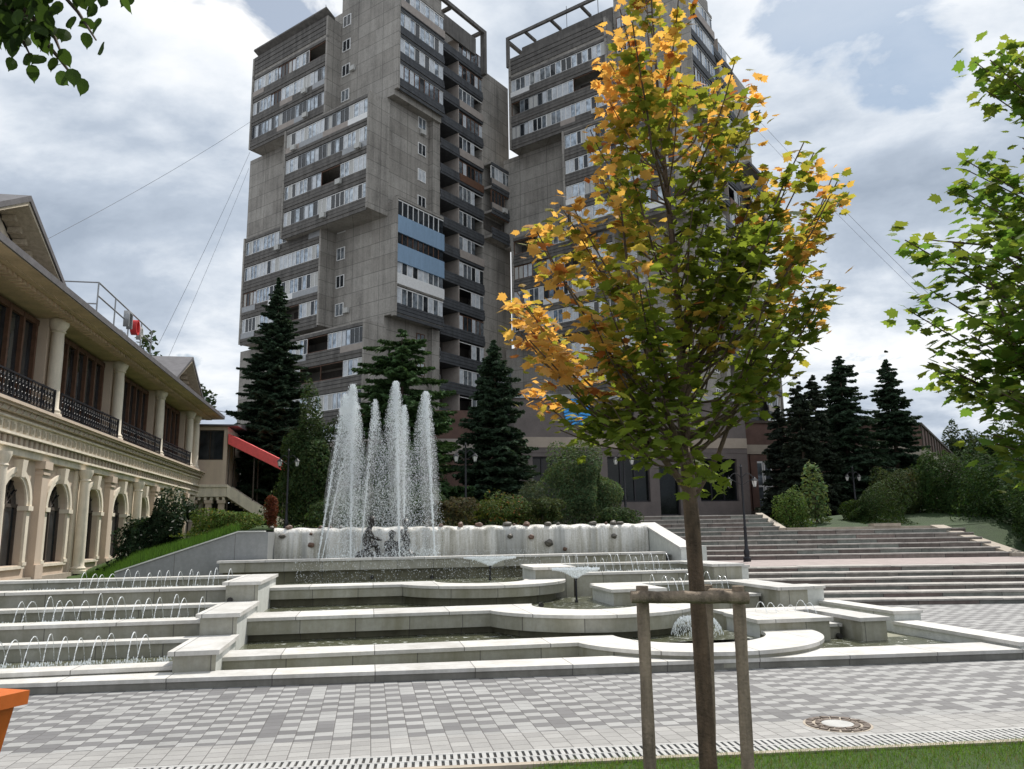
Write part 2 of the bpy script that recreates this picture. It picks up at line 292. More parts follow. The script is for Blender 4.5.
# ------------------------------------------------------------------ mesh helpers
class MB:
    def __init__(s): s.v = []; s.f = []; s.m = []
    def face(s, pts, mi=0):
        n = len(s.v); s.v += [tuple(p) for p in pts]; s.f.append(tuple(range(n, n + len(pts)))); s.m.append(mi)
    def box(s, fr, x0, x1, y0, y1, z0, z1, mi=0, top=None):
        n = len(s.v)
        s.v += [fr.p(x, y, z) for z in (z0, z1) for x, y in ((x0, y0), (x1, y0), (x1, y1), (x0, y1))]
        for q in ((0, 3, 2, 1), (4, 5, 6, 7), (0, 1, 5, 4), (1, 2, 6, 5), (2, 3, 7, 6), (3, 0, 4, 7)):
            s.f.append(tuple(n + i for i in q)); s.m.append(mi)
        if top is not None: s.m[-5] = top
    def prism(s, lo, hi, mi=0, top=None):   # lo, hi: matching rings of 3D points
        n = len(s.v); k = len(lo); s.v += [tuple(p) for p in lo] + [tuple(p) for p in hi]
        for i in range(k): s.f.append((n + i, n + (i + 1) % k, n + k + (i + 1) % k, n + k + i)); s.m.append(mi)
        s.f.append(tuple(n + i for i in reversed(range(k)))); s.m.append(mi); s.f.append(tuple(n + k + i for i in range(k))); s.m.append(mi if top is None else top)
    def strip(s, fr, outer, inner, z0, z1, side=0, top=0, front_off=0):   # a wall between two plan polylines with the same count
        n = len(s.v); k = len(outer)
        for (x, y), (a, b) in zip(outer, inner):
            s.v += [fr.p(x, y, z0), fr.p(x, y, z1), fr.p(a, b, z1), fr.p(a, b, z0)]
        for i in range(k - 1):
            a = n + 4 * i; b = a + 4
            for q, mi in (((a, b, b + 1, a + 1), side), ((a + 1, b + 1, b + 2, a + 2), top), ((a + 2, b + 2, b + 3, a + 3), side), ((a, a + 3, b + 3, b), side)):
                s.f.append(q); s.m.append(mi)
        s.f.append((n, n + 1, n + 2, n + 3)); s.m.append(side); e = n + 4 * (k - 1); s.f.append((e + 3, e + 2, e + 1, e)); s.m.append(side)
    def tube(s, pts, r, seg=8, mi=0, cap=True, r1=None):
        pts = [Vector(p) for p in pts]; n0 = len(s.v); k = len(pts); prev = None
        for i, p in enumerate(pts):
            d = (pts[min(i + 1, k - 1)] - pts[max(i - 1, 0)]).normalized()
            a = d.cross(Vector((0, 0, 1)));
            if a.length < .05: a = Vector((1, 0, 0)) if prev is None else prev
            a.normalize(); b = d.cross(a).normalized()
            if prev is not None and a.dot(prev) < 0: a = -a; b = -b
            prev = a; rr = r[i] if hasattr(r, '__len__') else (r if r1 is None else r + (r1 - r) * i / max(1, k - 1))
            for j in range(seg):
                t = 2 * math.pi * j / seg; s.v.append(tuple(p + a * math.cos(t) * rr + b * math.sin(t) * rr))
        for i in range(k - 1):
            for j in range(seg):
                a = n0 + i * seg + j; b = n0 + i * seg + (j + 1) % seg; s.f.append((a, b, b + seg, a + seg)); s.m.append(mi)
        if cap:
            s.f.append(tuple(n0 + j for j in range(seg))); s.m.append(mi); s.f.append(tuple(n0 + (k - 1) * seg + j for j in reversed(range(seg)))); s.m.append(mi)
    def lathe(s, c, prof, seg=20, mi=0):
        s.tube([(c[0], c[1], c[2] + z) for r, z in prof], [max(r, .001) for r, z in prof], seg, mi) if False else s._lathe(c, prof, seg, mi)
    def _lathe(s, c, prof, seg, mi):
        n0 = len(s.v)
        for r, z in prof:
            for j in range(seg):
                t = 2 * math.pi * j / seg; s.v.append((c[0] + r * math.cos(t), c[1] + r * math.sin(t), c[2] + z))
        for i in range(len(prof) - 1):
            for j in range(seg):
                a = n0 + i * seg + j; b = n0 + i * seg + (j + 1) % seg; s.f.append((a, b, b + seg, a + seg)); s.m.append(mi)
        s.f.append(tuple(n0 + j for j in reversed(range(seg)))); s.m.append(mi); s.f.append(tuple(n0 + (len(prof) - 1) * seg + j for j in range(seg))); s.m.append(mi)
    def build(s, name, mats, parent=None, smooth=False, **tags):
        off = parent_world(parent) if parent else (np.mean(np.array(s.v), axis=0) * [1, 1, 0] + [0, 0, min(v[2] for v in s.v)])
        me = bpy.data.meshes.new(name); V = np.array(s.v, dtype=float) - off
        me.from_pydata(V.tolist(), [], s.f); mats = mats if isinstance(mats, (list, tuple)) else [mats]
        for m in mats: me.materials.append(m)
        if len(mats) > 1: me.polygons.foreach_set('material_index', s.m)
        if smooth:
            me.polygons.foreach_set('use_smooth', [True] * len(s.f))
            try: me.set_sharp_from_angle(angle=R(40))
            except Exception: pass
        me.update(); o = bpy.data.objects.new(name, me); col.objects.link(o)
        if parent: o.parent = parent
        else: o.location = off
        tag(o, **tags); return o
def parent_world(o):
    p = np.zeros(3)
    while o is not None: p = p + np.array(o.location); o = o.parent
    return p
def tag(o, label=None, cat=None, group=None, kind=None):
    if label: o['label'] = label
    if cat: o['category'] = cat
    if group: o['group'] = group
    if kind: o['kind'] = kind
def thing(name, loc, label, cat, group=None):
    o = bpy.data.objects.new(name, None); col.objects.link(o); o.location = loc; o.empty_display_size = .3; tag(o, label, cat, group); return o
def copy_tree(o, parent=None):
    c = o.copy(); col.objects.link(c); c.parent = parent
    for k in list(o.children): copy_tree(k, c)
    return c
def fast(name, V, k, mat, parent=None, colr=None, **tags):     # V: (n*k,3) world verts, n polygons of k verts
    V = np.asarray(V, dtype=np.float32).reshape(-1, 3); n = len(V) // k
    off = parent_world(parent) if parent else np.array([V[:, 0].mean(), V[:, 1].mean(), V[:, 2].min()])
    me = bpy.data.meshes.new(name); me.vertices.add(len(V)); me.vertices.foreach_set('co', (V - off).astype(np.float32).ravel())
    me.loops.add(len(V)); me.loops.foreach_set('vertex_index', np.arange(len(V), dtype=np.int32))
    me.polygons.add(n); me.polygons.foreach_set('loop_start', np.arange(0, len(V), k, dtype=np.int32))
    try: me.polygons.foreach_set('loop_total', np.full(n, k, dtype=np.int32))
    except Exception: pass
    me.materials.append(mat)
    if colr is not None:
        a = me.color_attributes.new('col', 'FLOAT_COLOR', 'POINT'); cc = np.ones((len(V), 4), dtype=np.float32); cc[:, :3] = np.repeat(colr, len(V) // len(colr), axis=0); a.data.foreach_set('color', cc.ravel())
    me.update(calc_edges=True); me.validate(); o = bpy.data.objects.new(name, me); col.objects.link(o)
    if parent: o.parent = parent
    else: o.location = off.tolist()
    tag(o, **tags); return o
def nrm(a): return a / np.maximum(np.linalg.norm(a, axis=1, keepdims=True), 1e-9)
def leaf_quads(c, nor, size, asp=.5):   # diamond leaves
    n = len(c); nor = nrm(nor); t = nrm(np.cross(nor, rng.normal(size=(n, 3)))); b = np.cross(nor, t); s = np.broadcast_to(np.asarray(size), (n,))[:, None]
    return np.stack([c - t * s, c + b * s * asp, c + t * s, c - b * s * asp], 1).reshape(-1, 3)
MAPLE = np.array([(0, -.5), (.14, -.5), (.40, -.52), (.36, -.32), (.62, -.24), (.54, -.08), (.74, .16), (.5, .18), (.38, .22), (.36, .42), (.18, .46), (0, .78), (-.18, .46), (-.36, .42), (-.38, .22), (-.5, .18), (-.74, .16), (-.54, -.08), (-.62, -.24), (-.36, -.32), (-.40, -.52), (-.14, -.5)])
LINDEN = np.array([(0, -.55), (.26, -.48), (.42, -.2), (.42, .1), (.26, .42), (.07, .62), (0, .8), (-.07, .62), (-.26, .42), (-.42, .1), (-.42, -.2), (-.26, -.48)])
def shaped_leaves(c, nor, tip, size, shape, fold=.18):  # triangles fan -> (n*m*3,3)
    n = len(c); nor = nrm(nor); tip = nrm(tip - (tip * nor).sum(1, keepdims=True) * nor); sd_ = np.cross(tip, nor); m = len(shape)
    s = np.asarray(size)[:, None, None]
    P = c[:, None, :] + s * (shape[None, :, 0:1] * sd_[:, None, :] + shape[None, :, 1:2] * tip[:, None, :] - fold * np.abs(shape[None, :, 0:1]) * nor[:, None, :] * rng.uniform(.2, 2, (n, 1, 1)) - .12 * (shape[None, :, 1:2] ** 2) * nor[:, None, :])
    C0 = np.repeat(c[:, None, :], m, 1); Q = np.roll(P, -1, axis=1); return np.stack([C0, P, Q], 2).reshape(-1, 3), m * 3
def struct(mb, name, mats, **k): return mb.build(name, mats, None, kind='structure', **k)
# ================================================================== GROUND
mb = MB(); mb.face([FU.p(-300, -60, 0), FU.p(300, -60, 0), FU.p(300, 500, 0), FU.p(-300, 500, 0)]); struct(mb, 'ground', M['paver'])
mb = MB(); mb.face([FU.p(-40, 6.66, .004), FU.p(-40, 5.3, .004), FU.p(40, 5.3 - 4, .004), FU.p(40, 6.66 - 5.2, .004)]) if False else None
GA = math.atan2(-.09, 1)          # the drain and lawn edge run slightly skew to the basins
DR = Fr(R(-6.2), *FU.p(1.9, 5.57, 0)[:2])   # x along the drain, y away from the camera
mb = MB(); mb.face([DR.p(-14, .38, .004), DR.p(14, .38, .004), DR.p(14, .95, .004), DR.p(-14, .95, .004)]); struct(mb, 'pavement', M['paver_plain'])
mb = MB(); mb.face([DR.p(-.6, .04, .012), DR.p(-9, -4.5, .012), DR.p(-9, -12, .012), DR.p(20, -12, .012), DR.p(20, .04, .012)]); struct(mb, 'lawn', M['grass'])
# real blades where the lawn is seen
nb = 16000; x = rng.uniform(-.9, 4.2, nb); y = .03 - np.abs(rng.normal(0, .42, nb)); keep = (y > -1.9) & (x > -.62 + np.abs(y) * -1.6)
x, y = x[keep], y[keep]; nb = len(x)
base = np.array(DR.o)[None, :] + x[:, None] * DR.ux + y[:, None] * DR.uy; h = rng.uniform(.02, .07, nb); an = rng.uniform(0, 6.28, nb); wd = rng.uniform(.0015, .003, nb); ln = rng.normal(0, .02, (nb, 2))
V = np.zeros((nb, 3, 3)); V[:, 0, :2] = base + np.stack([np.cos(an), np.sin(an)], 1) * wd[:, None]; V[:, 1, :2] = base - np.stack([np.cos(an), np.sin(an)], 1) * wd[:, None]; V[:, :2, 2] = .01
V[:, 2, :2] = base + ln; V[:, 2, 2] = h
cg = np.array([.11, .21, .03]) * rng.uniform(.6, 1.6, (nb, 1)); cg[rng.random(nb) < .12] = (.2, .17, .07)
fast('grass_blades', V, 3, M['bushleaf'], None, cg, kind='stuff', label='short green grass at the lawn edge beside the drain', cat='grass')
# drain cover: slotted plates
t = thing('drain_cover', DR.p(0, .2, 0), 'long pale slotted drain cover running between the lawn and the paving', 'drain')
mb = MB(); mb.box(DR, -13, 13, .05, .385, .002, .006); mb.build('channel', M['holes'], t)
mb = MB()
for a, b in ((.045, .075), (.205, .225), (.355, .385)): mb.box(DR, -13, 13, a, b, .004, .02)
xx = -9.0
while xx < 9.0:
    mb.box(DR, xx, xx + .030, .076, .204, .004, .019); mb.box(DR, xx + .012, xx + .042, .226, .354, .004, .019); xx += .052
mb.build('grate', M['grate'], t)
mb = MB(); mb.box(DR, -13, 13, -.02, .042, .002, .03); tag(mb.build('lawn_edging', M['coping']), 'thin pale edging strip between the drain and the lawn', 'edging')
# manhole: ring of dark setts with cement centre
mc = FU.p(3.83, 6.2, 0); t = thing('manhole', mc, 'round manhole ringed by two rows of brown setts in the paving', 'manhole')
mb = MB()
for rr, n_, dd in ((.155, 12, .04), (.225, 17, .05)):
    for i in range(n_):
        a0 = 2 * math.pi * (i + .08) / n_; a1 = 2 * math.pi * (i + .86) / n_
        lo = [(mc[0] + r_ * math.cos(a), mc[1] + r_ * math.sin(a), .004) for r_, a in ((rr - dd / 2, a0), (rr + dd / 2, a0), (rr + dd / 2, a1), (rr - dd / 2, a1))]
        mb.prism(lo, [(p[0], p[1], .012 + .006 * random.random()) for p in lo])
mb.build('sett_ring', M['sett'], t)
mb = MB(); mb._lathe(mc, [(.27, .003), (.27, .006), (.0, .0065)], 32, 0); mb.build('mortar_bed', M['coping'], t)
mb = MB(); mb._lathe(mc, [(.125, .004), (.125, .013), (.11, .016), (.0, .017)], 28, 0); mb.build('cover', M['grate'], t)
# ------------------------------------------------------------------ terrain behind
def smooth(a, b, x): t = min(1, max(0, (x - a) / (b - a))); return t * t * (3 - 2 * t)
def hleft(u, v):
    r = -u / v
    if r < .15: z = 1.72
    elif r < .267: z = 1.72 - (r - .15) / .117 * .72
    elif r < .33: z = 1.0 - (r - .267) / .063 * .85
    else: z = .12
    if v < 19.4 and r < .15: z = 1.72
    return z + (.35 * smooth(26, 38, v) if r < .15 else .35 * smooth(26, 38, v) * smooth(.33, .15, r) if False else (.35 * smooth(26, 38, v) * max(0, 1 - max(0, r - .15) / .08)))
def grid(name, fr, xs, ys, hf, mat, inside=lambda x, y: True):
    mb = MB(); nx, ny = len(xs), len(ys); mb.v = [fr.p(x, y, hf(x, y)) for y in ys for x in xs]
    for j in range(ny - 1):
        for i in range(nx - 1):
            if inside((xs[i] + xs[i + 1]) / 2, (ys[j] + ys[j + 1]) / 2): mb.f.append((j * nx + i, j * nx + i + 1, (j + 1) * nx + i + 1, (j + 1) * nx + i)); mb.m.append(0)
    return struct(mb, name, mat)
fr_ = lambda a, b, n: [a + (b - a) * i / (n - 1) for i in range(n)]
def hl2(u, v):
    lim = -4.8 * v / 17.8
    return hleft(u, v)
grid('grass_bank', FU, fr_(-19, 7.0, 80), fr_(17.95, 75, 100), hl2, M['grass'], lambda u, v: (v > 19.25 or u < -2.2) and -u / v < .34 and not (u > 2.9 and v > 24))
def hright(s, t_): return 1.56 + .55 * smooth(27, 34, t_) + .25 * smooth(13, 18, s)
grid('lawn', ST, fr_(8.3, 60, 60), fr_(26.9, 120, 60), hright, M['soil'], lambda s, t_: True)
# sloping ground beside the right end of the stairs
class SlopeFr:
    def p(s_, x, y, z): return ST.p(x + 14.32 - .265 * (y - 23.9), y, z)
grid('lawn', SlopeFr(), [0, .3] + fr_(.8, 50, 40), fr_(23.9, 26.95, 8), lambda s_, t_: .66 + (hright(s_ + 13.5, 26.95) + .004 - .66) * (t_ - 23.9) / 3.05, M['soil'])
# forecourt of the office building
mb = MB(); mb.face([ST.p(2.9, 29.3, 2.09), ST.p(8.6, 29.3, 2.09), ST.p(22, 42, 2.2), ST.p(2, 42, 2.2)]); struct(mb, 'forecourt', M['pink'])
# ================================================================== STAIRS
def stairs(name, label, s0, s1, t0, z0, n, rise, run, back, bottom=0.0, skew=0):
    t = thing(name, ST.p((s0 + s1) / 2, t0, z0), label, 'stairs')
    a = MB(); b = MB()
    for i in range(n):
        za, zb = z0 + rise * i, z0 + rise * (i + 1)
        tt = t0 + run * i; tb = t0 + run * (i + 1) + .02 if i < n - 1 else back
        a.box(ST, s0, s1, tt + .02, t0 + run * n, bottom if i == 0 else za - .02, zb - .018)
        # tread slabs of uneven length, slightly out of line
        s = s0
        while s < s1 - .01:
            e = min(s1, s + random.uniform(.9, 1.7)); j = random.uniform(-.004, .006)
            b.box(ST, s + .003, e - .003, tt - .01 + j, tb, zb - .035, zb + j); s = e
    a.build('risers', M['step'], t); b.build('treads', M['tread'], t); return t
stairs('stone_staircase', 'lower flight of six broad mottled stone steps rising from the paving', 4.2, 60, 16.8, 0, 6, .11, .55, 20.3)
mb = MB(); mb.box(ST, 3.0, 60, 20.1, 24.0, .5, .662); struct(mb, 'terrace', M['pink'])
stairs('stone_staircase', 'wide middle flight of worn stone steps between terrace and shrubs', 3.0, 14.1, 23.98, .66, 6, .143, .45, 27.1, .5)
stairs('stone_staircase', 'narrower top flight of stone steps climbing to the dark office doors', 3.0, 8.3, 26.95, 1.518, 4, .143, .62, 29.6, .6)
mb = MB(); mb.prism([ST.p(14.1, 23.9, .5), ST.p(14.55, 23.9, .5), ST.p(13.75, 26.9, .5), ST.p(13.3, 26.9, .5)], [ST.p(14.1, 23.9, .76), ST.p(14.55, 23.9, .76), ST.p(13.75, 26.9, 1.62), ST.p(13.3, 26.9, 1.62)])
tag(mb.build('stair_coping', M['coping']), 'sloping sandy coping at the right end of the middle steps', 'coping')
mb = MB(); mb.prism([ST.p(8.25, 26.9, 1.3), ST.p(8.5, 26.9, 1.3), ST.p(8.5, 29.6, 1.3), ST.p(8.25, 29.6, 1.3)], [ST.p(8.25, 26.9, 1.60), ST.p(8.5, 26.9, 1.60), ST.p(8.5, 29.6, 2.16), ST.p(8.25, 29.6, 2.16)])
tag(mb.build('stair_coping', M['coping']), 'short sloping coping where the top steps meet the lawn', 'coping')
mb = MB(); mb.box(ST, 8.5, 13.4, 26.86, 27.05, 1.4, 1.60); mb.box(ST, 11.4, 12.3, 26.83, 27.3, 1.6, 1.70); tag(mb.build('lawn_edging', M['coping']), 'low stone edging along the lawn above the middle steps', 'edging')
# ================================================================== FOUNTAIN
FT = thing('terraced_fountain', FU.p(2.4, 9.3, 0), 'huge stepped fountain of white marble basins with curving walls', 'fountain')
UL = -1.66
# kerb
def kf(u): return 9.12 - .073 * u
def kb(u): return 9.56 - .05 * u
us = fr_(-16, 16, 33)
mb = MB(); mb.strip(FU, [(u, kf(u)) for u in us], [(u, kb(u)) for u in us], 0, .075, 0, 0); mb.build('kerb', M['kerbface'], FT)
mb = MB(); mb.strip(FU, [(u, kf(u) - .02) for u in us], [(u, kb(u)) for u in us], .075, .115, 0, 0); mb.build('kerb_coping', M['cap'], FT)
mb = MB(); mb.face([FU.p(-16, 10.3, .02), FU.p(16, 8.5, .02), FU.p(16, 9.6, .02), FU.p(8.2, 10, .02), FU.p(8.2, 17.4, .02), FU.p(-7, 17.9, .02), FU.p(-16, 17.9, .02)]); mb.build('floor', M['basin'], FT)
def arc(cx, cy, r, a0, a1, n=28): return [(cx + r * math.cos(R(a0 + (a1 - a0) * i / n)), cy + r * math.sin(R(a0 + (a1 - a0) * i / n))) for i in range(n + 1)]
def resample(pl, n):
    P = np.array(pl); d = np.r_[0, np.cumsum(np.hypot(*np.diff(P, axis=0).T))]; t = np.linspace(0, d[-1], n); return list(zip(np.interp(t, d, P[:, 0]), np.interp(t, d, P[:, 1])))
def inset(pl, d):   # shift a polyline to its left by d
    P = np.array(pl); T = np.gradient(P, axis=0); T /= np.maximum(np.hypot(T[:, 0], T[:, 1])[:, None], 1e-6); return [(float(p[0] - t[1] * d), float(p[1] + t[0] * d)) for p, t in zip(P, T)]
def curved(cx, cy, ro, ri, v0, v1, z, drop, bottom, end=0, lower=True):
    ao = 360 - math.degrees(math.acos((v0 - cy) / ro) if False else 0)
    a_o = 180 + math.degrees(math.asin((cy - v0) / ro)); a_i = 180 - (math.degrees(math.asin((v1 - cy) / ri)) if abs(v1 - cy) < ri else 60)
    so_, si_ = (UL, v0), (UL, v1)
    po = arc(cx, cy, ro, a_o, 360 + end, 40); pi = arc(cx, cy, ri, a_i, 360 + end, 40)
    lin_o = [(UL + (po[0][0] - UL) * i / 12, v0) for i in range(12)]; lin_i = [(UL + (pi[0][0] - UL) * i / 12, v1 + (pi[0][1] - v1) * i / 12) for i in range(12)]
    O, I = lin_o + po, lin_i + pi
    mb = MB(); mb.strip(FU, inset(O, -.025), I, z - .045, z); mb.build('coping', M['cap'], FT)
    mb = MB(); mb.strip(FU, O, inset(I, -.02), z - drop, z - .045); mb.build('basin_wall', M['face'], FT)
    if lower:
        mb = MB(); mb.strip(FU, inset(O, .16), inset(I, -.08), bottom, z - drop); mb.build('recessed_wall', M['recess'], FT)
    return O, I
curved(4.35, 10.55, 1.75, 1.05, 10.05, 10.6, .20, .18, .0, 0, False)
curved(3.45, 12.4, 1.7, .88, 11.9, 12.72, .455, .235, .0)
curved(2.1, 15.0, 1.6, .85, 14.4, 15.15, .71, .2, .2)
def wallbox(u0, u1, v0, v1, z, b=0.0, mf='face', name='basin_wall', ov=.03, ct=.045):
    mb = MB(); mb.box(FU, u0 + ov * .5, u1 - ov * .5, v0 + ov, v1 - ov, b, z - ct); mb.build(name, M[mf], FT)
    mb = MB(); mb.box(FU, u0 - ov * .5, u1 + ov * .5, v0 - .0, v1, z - ct, z); mb.build('coping', M['cap'], FT)
# top wall
mb = MB(); mb.box(FU, -3.0, 6.7, 17.2, 17.35, .86, 1.055); mb.build('basin_wall', M['face'], FT)
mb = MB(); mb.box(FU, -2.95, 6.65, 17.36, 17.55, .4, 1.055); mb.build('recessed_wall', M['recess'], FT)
mb = MB(); mb.box(FU, -3.05, 6.72, 17.16, 17.6, 1.055, 1.10); mb.build('coping', M['cap'], FT)
# left piers and the L-shaped copings of the left basins
def pier(u0, u1, v0, v1, z, b, side=None):
    mb = MB(); n0 = len(mb.f); mb.box(FU, u0, u1, v0, v1, b, z - .05); mb.m[3 if side == 'r' else 5] = 1 if side else 0
    mb.build('pier', [M['face'], M['marble']], FT)  # one side in paler marble; sunlit look of the left piers put into colour
    mb = MB(); mb.box(FU, u0 - .05, u1 + .04, v0 - .045, v1 + .0, z - .05, z); mb.build('pier_cap', M['cap'], FT)
pier(-2.12, UL, 9.62, 10.98, .345, 0, 'r'); pier(-2.12, UL, 11.0, 12.88, .615, 0, 'r'); pier(-2.14, UL, 12.92, 15.3, .905, 0, 'r')
wallbox(-6.3, -2.17, 10.72, 10.98, .343); wallbox(-6.3, -2.17, 12.5, 12.86, .613); wallbox(-6.3, -2.19, 14.9, 15.28, .903)
wallbox(-16, -2.14, 9.70, 10.05, .175, .0, ov=.02); wallbox(-6.3, -2.14, 11.22, 11.62, .52); wallbox(-5.9, -2.16, 13.3, 13.75, .81)
# right basins
pier(5.38, 6.45, 10.42, 11.45, .35, 0, 'l'); wallbox(5.4, 7.2, 11.5, 11.95, .347); pier(6.82, 7.2, 10.22, 11.45, .349, 0, 'r'); wallbox(6.5, 6.76, 10.62, 11.1, .23)
pier(4.02, 4.9, 12.75, 14.0, .64, 0, 'l'); wallbox(4.1, 7.2, 14.02, 14.4, .637); pier(6.7, 7.2, 12.2, 13.98, .639, 0, 'r'); wallbox(4.95, 6.64, 12.75, 13.05, .5)
pier(3.15, 3.9, 14.85, 16.1, .93, 0, 'l'); wallbox(3.2, 7.0, 16.15, 16.5, .927); pier(6.62, 7.2, 14.5, 16.1, .929, 0, 'r'); wallbox(3.95, 6.56, 14.95, 15.25, .80)
# outer rails stepping down beside the paving
def rail(side, segs):
    for (u0, u1, v0, v1, z) in segs:
        mb = MB(); mb.box(FU, u0, u1, v0, v1, 0, z - .045); mb.build('outer_wall', M['marble'], FT)
        mb = MB(); mb.box(FU, u0 - .03, u1 + .03, v0 - .02, v1, z - .045, z); mb.build('coping', M['cap'], FT)
rail(1, [(7.85, 8.2, 8.6, 10.98, .19), (7.9, 8.35, 11.0, 11.5, .33), (7.9, 8.2, 11.52, 13.0, .328), (7.5, 8.0, 13.02, 13.6, .575), (7.4, 7.75, 13.62, 15.2, .572), (7.0, 7.7, 15.22, 15.9, .86), (6.9, 7.3, 15.92, 18.6, .857)])
rail(-1, [(-6.7, -6.32, 13.9, 17.9, .66), (-6.95, -6.32, 13.3, 13.88, .70), (-6.7, -6.32, 10.2, 13.28, .36)])
mb = MB(); mb.box(FU, 7.05, 7.7, 17.2, 18.85, .5, 1.22); mb.build('outer_wall', M['marble'], FT)
# back: curtain wall, sloping flank on the right, ramp wall on the left
mb = MB(); prof = [(19.0, .9), (18.96, 1.2), (18.97, 1.62), (19.03, 1.72), (19.12, 1.76), (19.4, 1.765), (19.4, .9)]
nseg = 120; rings = []
for i in range(nseg + 1):
    u = -2.15 + 9.1 * i / nseg; k = .5 + .5 * math.sin(u * 17 + 2 * math.sin(u * 5)); k = k * .035; rings.append([FU.p(u, v - (k if z < 1.75 else 0) , z + .012 * math.sin(u * 11) * (z > 1.7)) for v, z in prof])
m_ = len(prof)
for r_ in rings: mb.v += r_
for i in range(nseg):
    for j in range(m_ - 1): a = i * m_ + j; mb.f.append((a, a + m_, a + m_ + 1, a + 1)); mb.m.append(0)
for e in (0, nseg * m_): mb.f.append(tuple(e + j for j in range(m_))); mb.m.append(0)
mb.build('waterfall_wall', M['fall'], FT, True)
a = MB(); a.prism([FU.p(6.97, 19.45, .4), FU.p(6.97, 16.95, .4), FU.p(7.30, 16.95, .4), FU.p(7.30, 19.45, .4)], [FU.p(6.97, 19.45, 1.74), FU.p(6.97, 16.95, 1.16), FU.p(7.30, 16.95, 1.16), FU.p(7.30, 19.45, 1.74)]); a.build('sloping_flank', M['marble'], FT)
a = MB(); a.prism([FU.p(6.94, 19.47, 1.742), FU.p(6.94, 16.93, 1.162), FU.p(7.33, 16.93, 1.162), FU.p(7.33, 19.47, 1.742)], [FU.p(6.94, 19.47, 1.79), FU.p(6.94, 16.93, 1.21), FU.p(7.33, 16.93, 1.21), FU.p(7.33, 19.47, 1.79)]); a.build('coping', M['cap'], FT)
xl, zl = atv(240, 531, 17.9); x2, z2 = atv(118, 571, 17.9)
a = MB(); a.prism([FU.p(x2 - .6, 17.7, 0), FU.p(-2.2, 17.7, 0), FU.p(-2.2, 17.95, 0), FU.p(x2 - .6, 17.95, 0)][:4], [FU.p(x2 - .6, 17.7, .3), FU.p(-2.2, 17.7, .3), FU.p(-2.2, 17.95, .3), FU.p(x2 - .6, 17.95, .3)])
pts = [(x2, z2), (xl, zl), (-2.2, zl)]
for (p, zp), (q, zq) in zip(pts, pts[1:]): a.prism([FU.p(p, 17.7, .3), FU.p(q, 17.7, .3), FU.p(q, 17.95, .3), FU.p(p, 17.95, .3)], [FU.p(p, 17.7, zp - .03), FU.p(q, 17.7, zq - .03), FU.p(q, 17.95, zq - .03), FU.p(p, 17.95, zp - .03)])
a.box(FU, -2.2, -2.12, 17.7, 19.4, .3, zl - .03); a.build('ramp_wall', M['greymarble'], FT)
a = MB()
for (p, zp), (q, zq) in zip(pts, pts[1:]): a.prism([FU.p(p, 17.67, zp - .028), FU.p(q, 17.67, zq - .028), FU.p(q, 17.98, zq - .028), FU.p(p, 17.98, zp - .028)], [FU.p(p, 17.67, zp), FU.p(q, 17.67, zq), FU.p(q, 17.98, zq), FU.p(p, 17.98, zp)])
a.build('coping', M['marble'], FT)
# water sheets
def water(u0, u1, v0, v1, z):
    mb = MB(); mb.face([FU.p(u0, v0, z), FU.p(u1, v0, z), FU.p(u1, v1, z), FU.p(u0, v1, z)]); struct(mb, 'water', M['water'])
water(-6.3, -2.17, 10.02, 10.74, .145); water(-6.3, -2.17, 11.6, 12.52, .455); water(-5.9, -2.19, 13.7, 14.95, .755)
water(UL, 5.3, 10.3, 12.1, .12); water(UL, 4.6, 12.4, 14.7, .375); water(UL, 3.3, 15.0, 17.38, .63); water(-2.1, 6.95, 17.5, 19.0, 1.04)
water(6.46, 6.8, 11.05, 11.55, .19); water(4.92, 6.68, 13.0, 14.05, .46); water(3.92, 6.6, 15.2, 16.18, .76)
water(5.3, 7.85, 8.95, 10.5, .03)
# stone on the curtain wall
def boulder(px, py, r_, red, v=19.12, z=None, lab=None):
    u, zz = atv(px, py, v); z = zz if z is None else z
    bm = bmesh.new(); bmesh.ops.create_icosphere(bm, subdivisions=3, radius=1)
    s = (random.uniform(.9, 1.35), random.uniform(.7, 1), random.uniform(.6, .85)); ph = [random.uniform(0, 9) for _ in range(6)]
    for q in bm.verts:
        k = 1 + .13 * math.sin(3 * q.co.x + ph[0]) * math.cos(2.6 * q.co.y + ph[1]) + .09 * math.sin(5 * q.co.z + ph[2] + 3 * q.co.x); q.co = Vector((q.co.x * s[0], q.co.y * s[1], q.co.z * s[2])) * k * r_
    me = bpy.data.meshes.new('boulder'); bm.to_mesh(me); bm.free(); me.materials.append(M['rockr' if red else 'rock'])
    for p in me.polygons: p.use_smooth = True
    o = bpy.data.objects.new('boulder', me); col.objects.link(o); o.location = FU.p(u, v, z); o.rotation_euler = (0, 0, random.uniform(0, 6)); return o
ORD = ['first', 'second', 'third', 'fourth', 'fifth', 'sixth', 'seventh', 'eighth', 'ninth', 'tenth', 'eleventh', 'twelfth', 'thirteenth', 'fourteenth', 'fifteenth', 'sixteenth', 'seventeenth', 'eighteenth', 'nineteenth', 'twentieth']
tops = [(272, .065, 0), (289, .08, 1), (321, .07, 1), (330, .06, 1), (341, .06, 0), (427, .055, 0), (441, .07, 1), (460.5, .1, 1), (479, .09, 1), (507, .12, 0), (514, .06, 1), (526.5, .1, 1), (548, .11, 0), (558, .07, 0), (593, .10, 0), (606, .06, 1), (613, .10, 0), (620, .09, 0)]
for i, (px, r_, red) in enumerate(tops):
    r_ *= .85; o = boulder(px, 524, r_, red, 19.12, 1.765 + r_ * .2); tag(o, '%s rounded %s stone from the left resting on top of the waterfall wall' % (ORD[i], 'reddish' if red else 'grey'), 'stone', 'stones along the top of the waterfall wall')
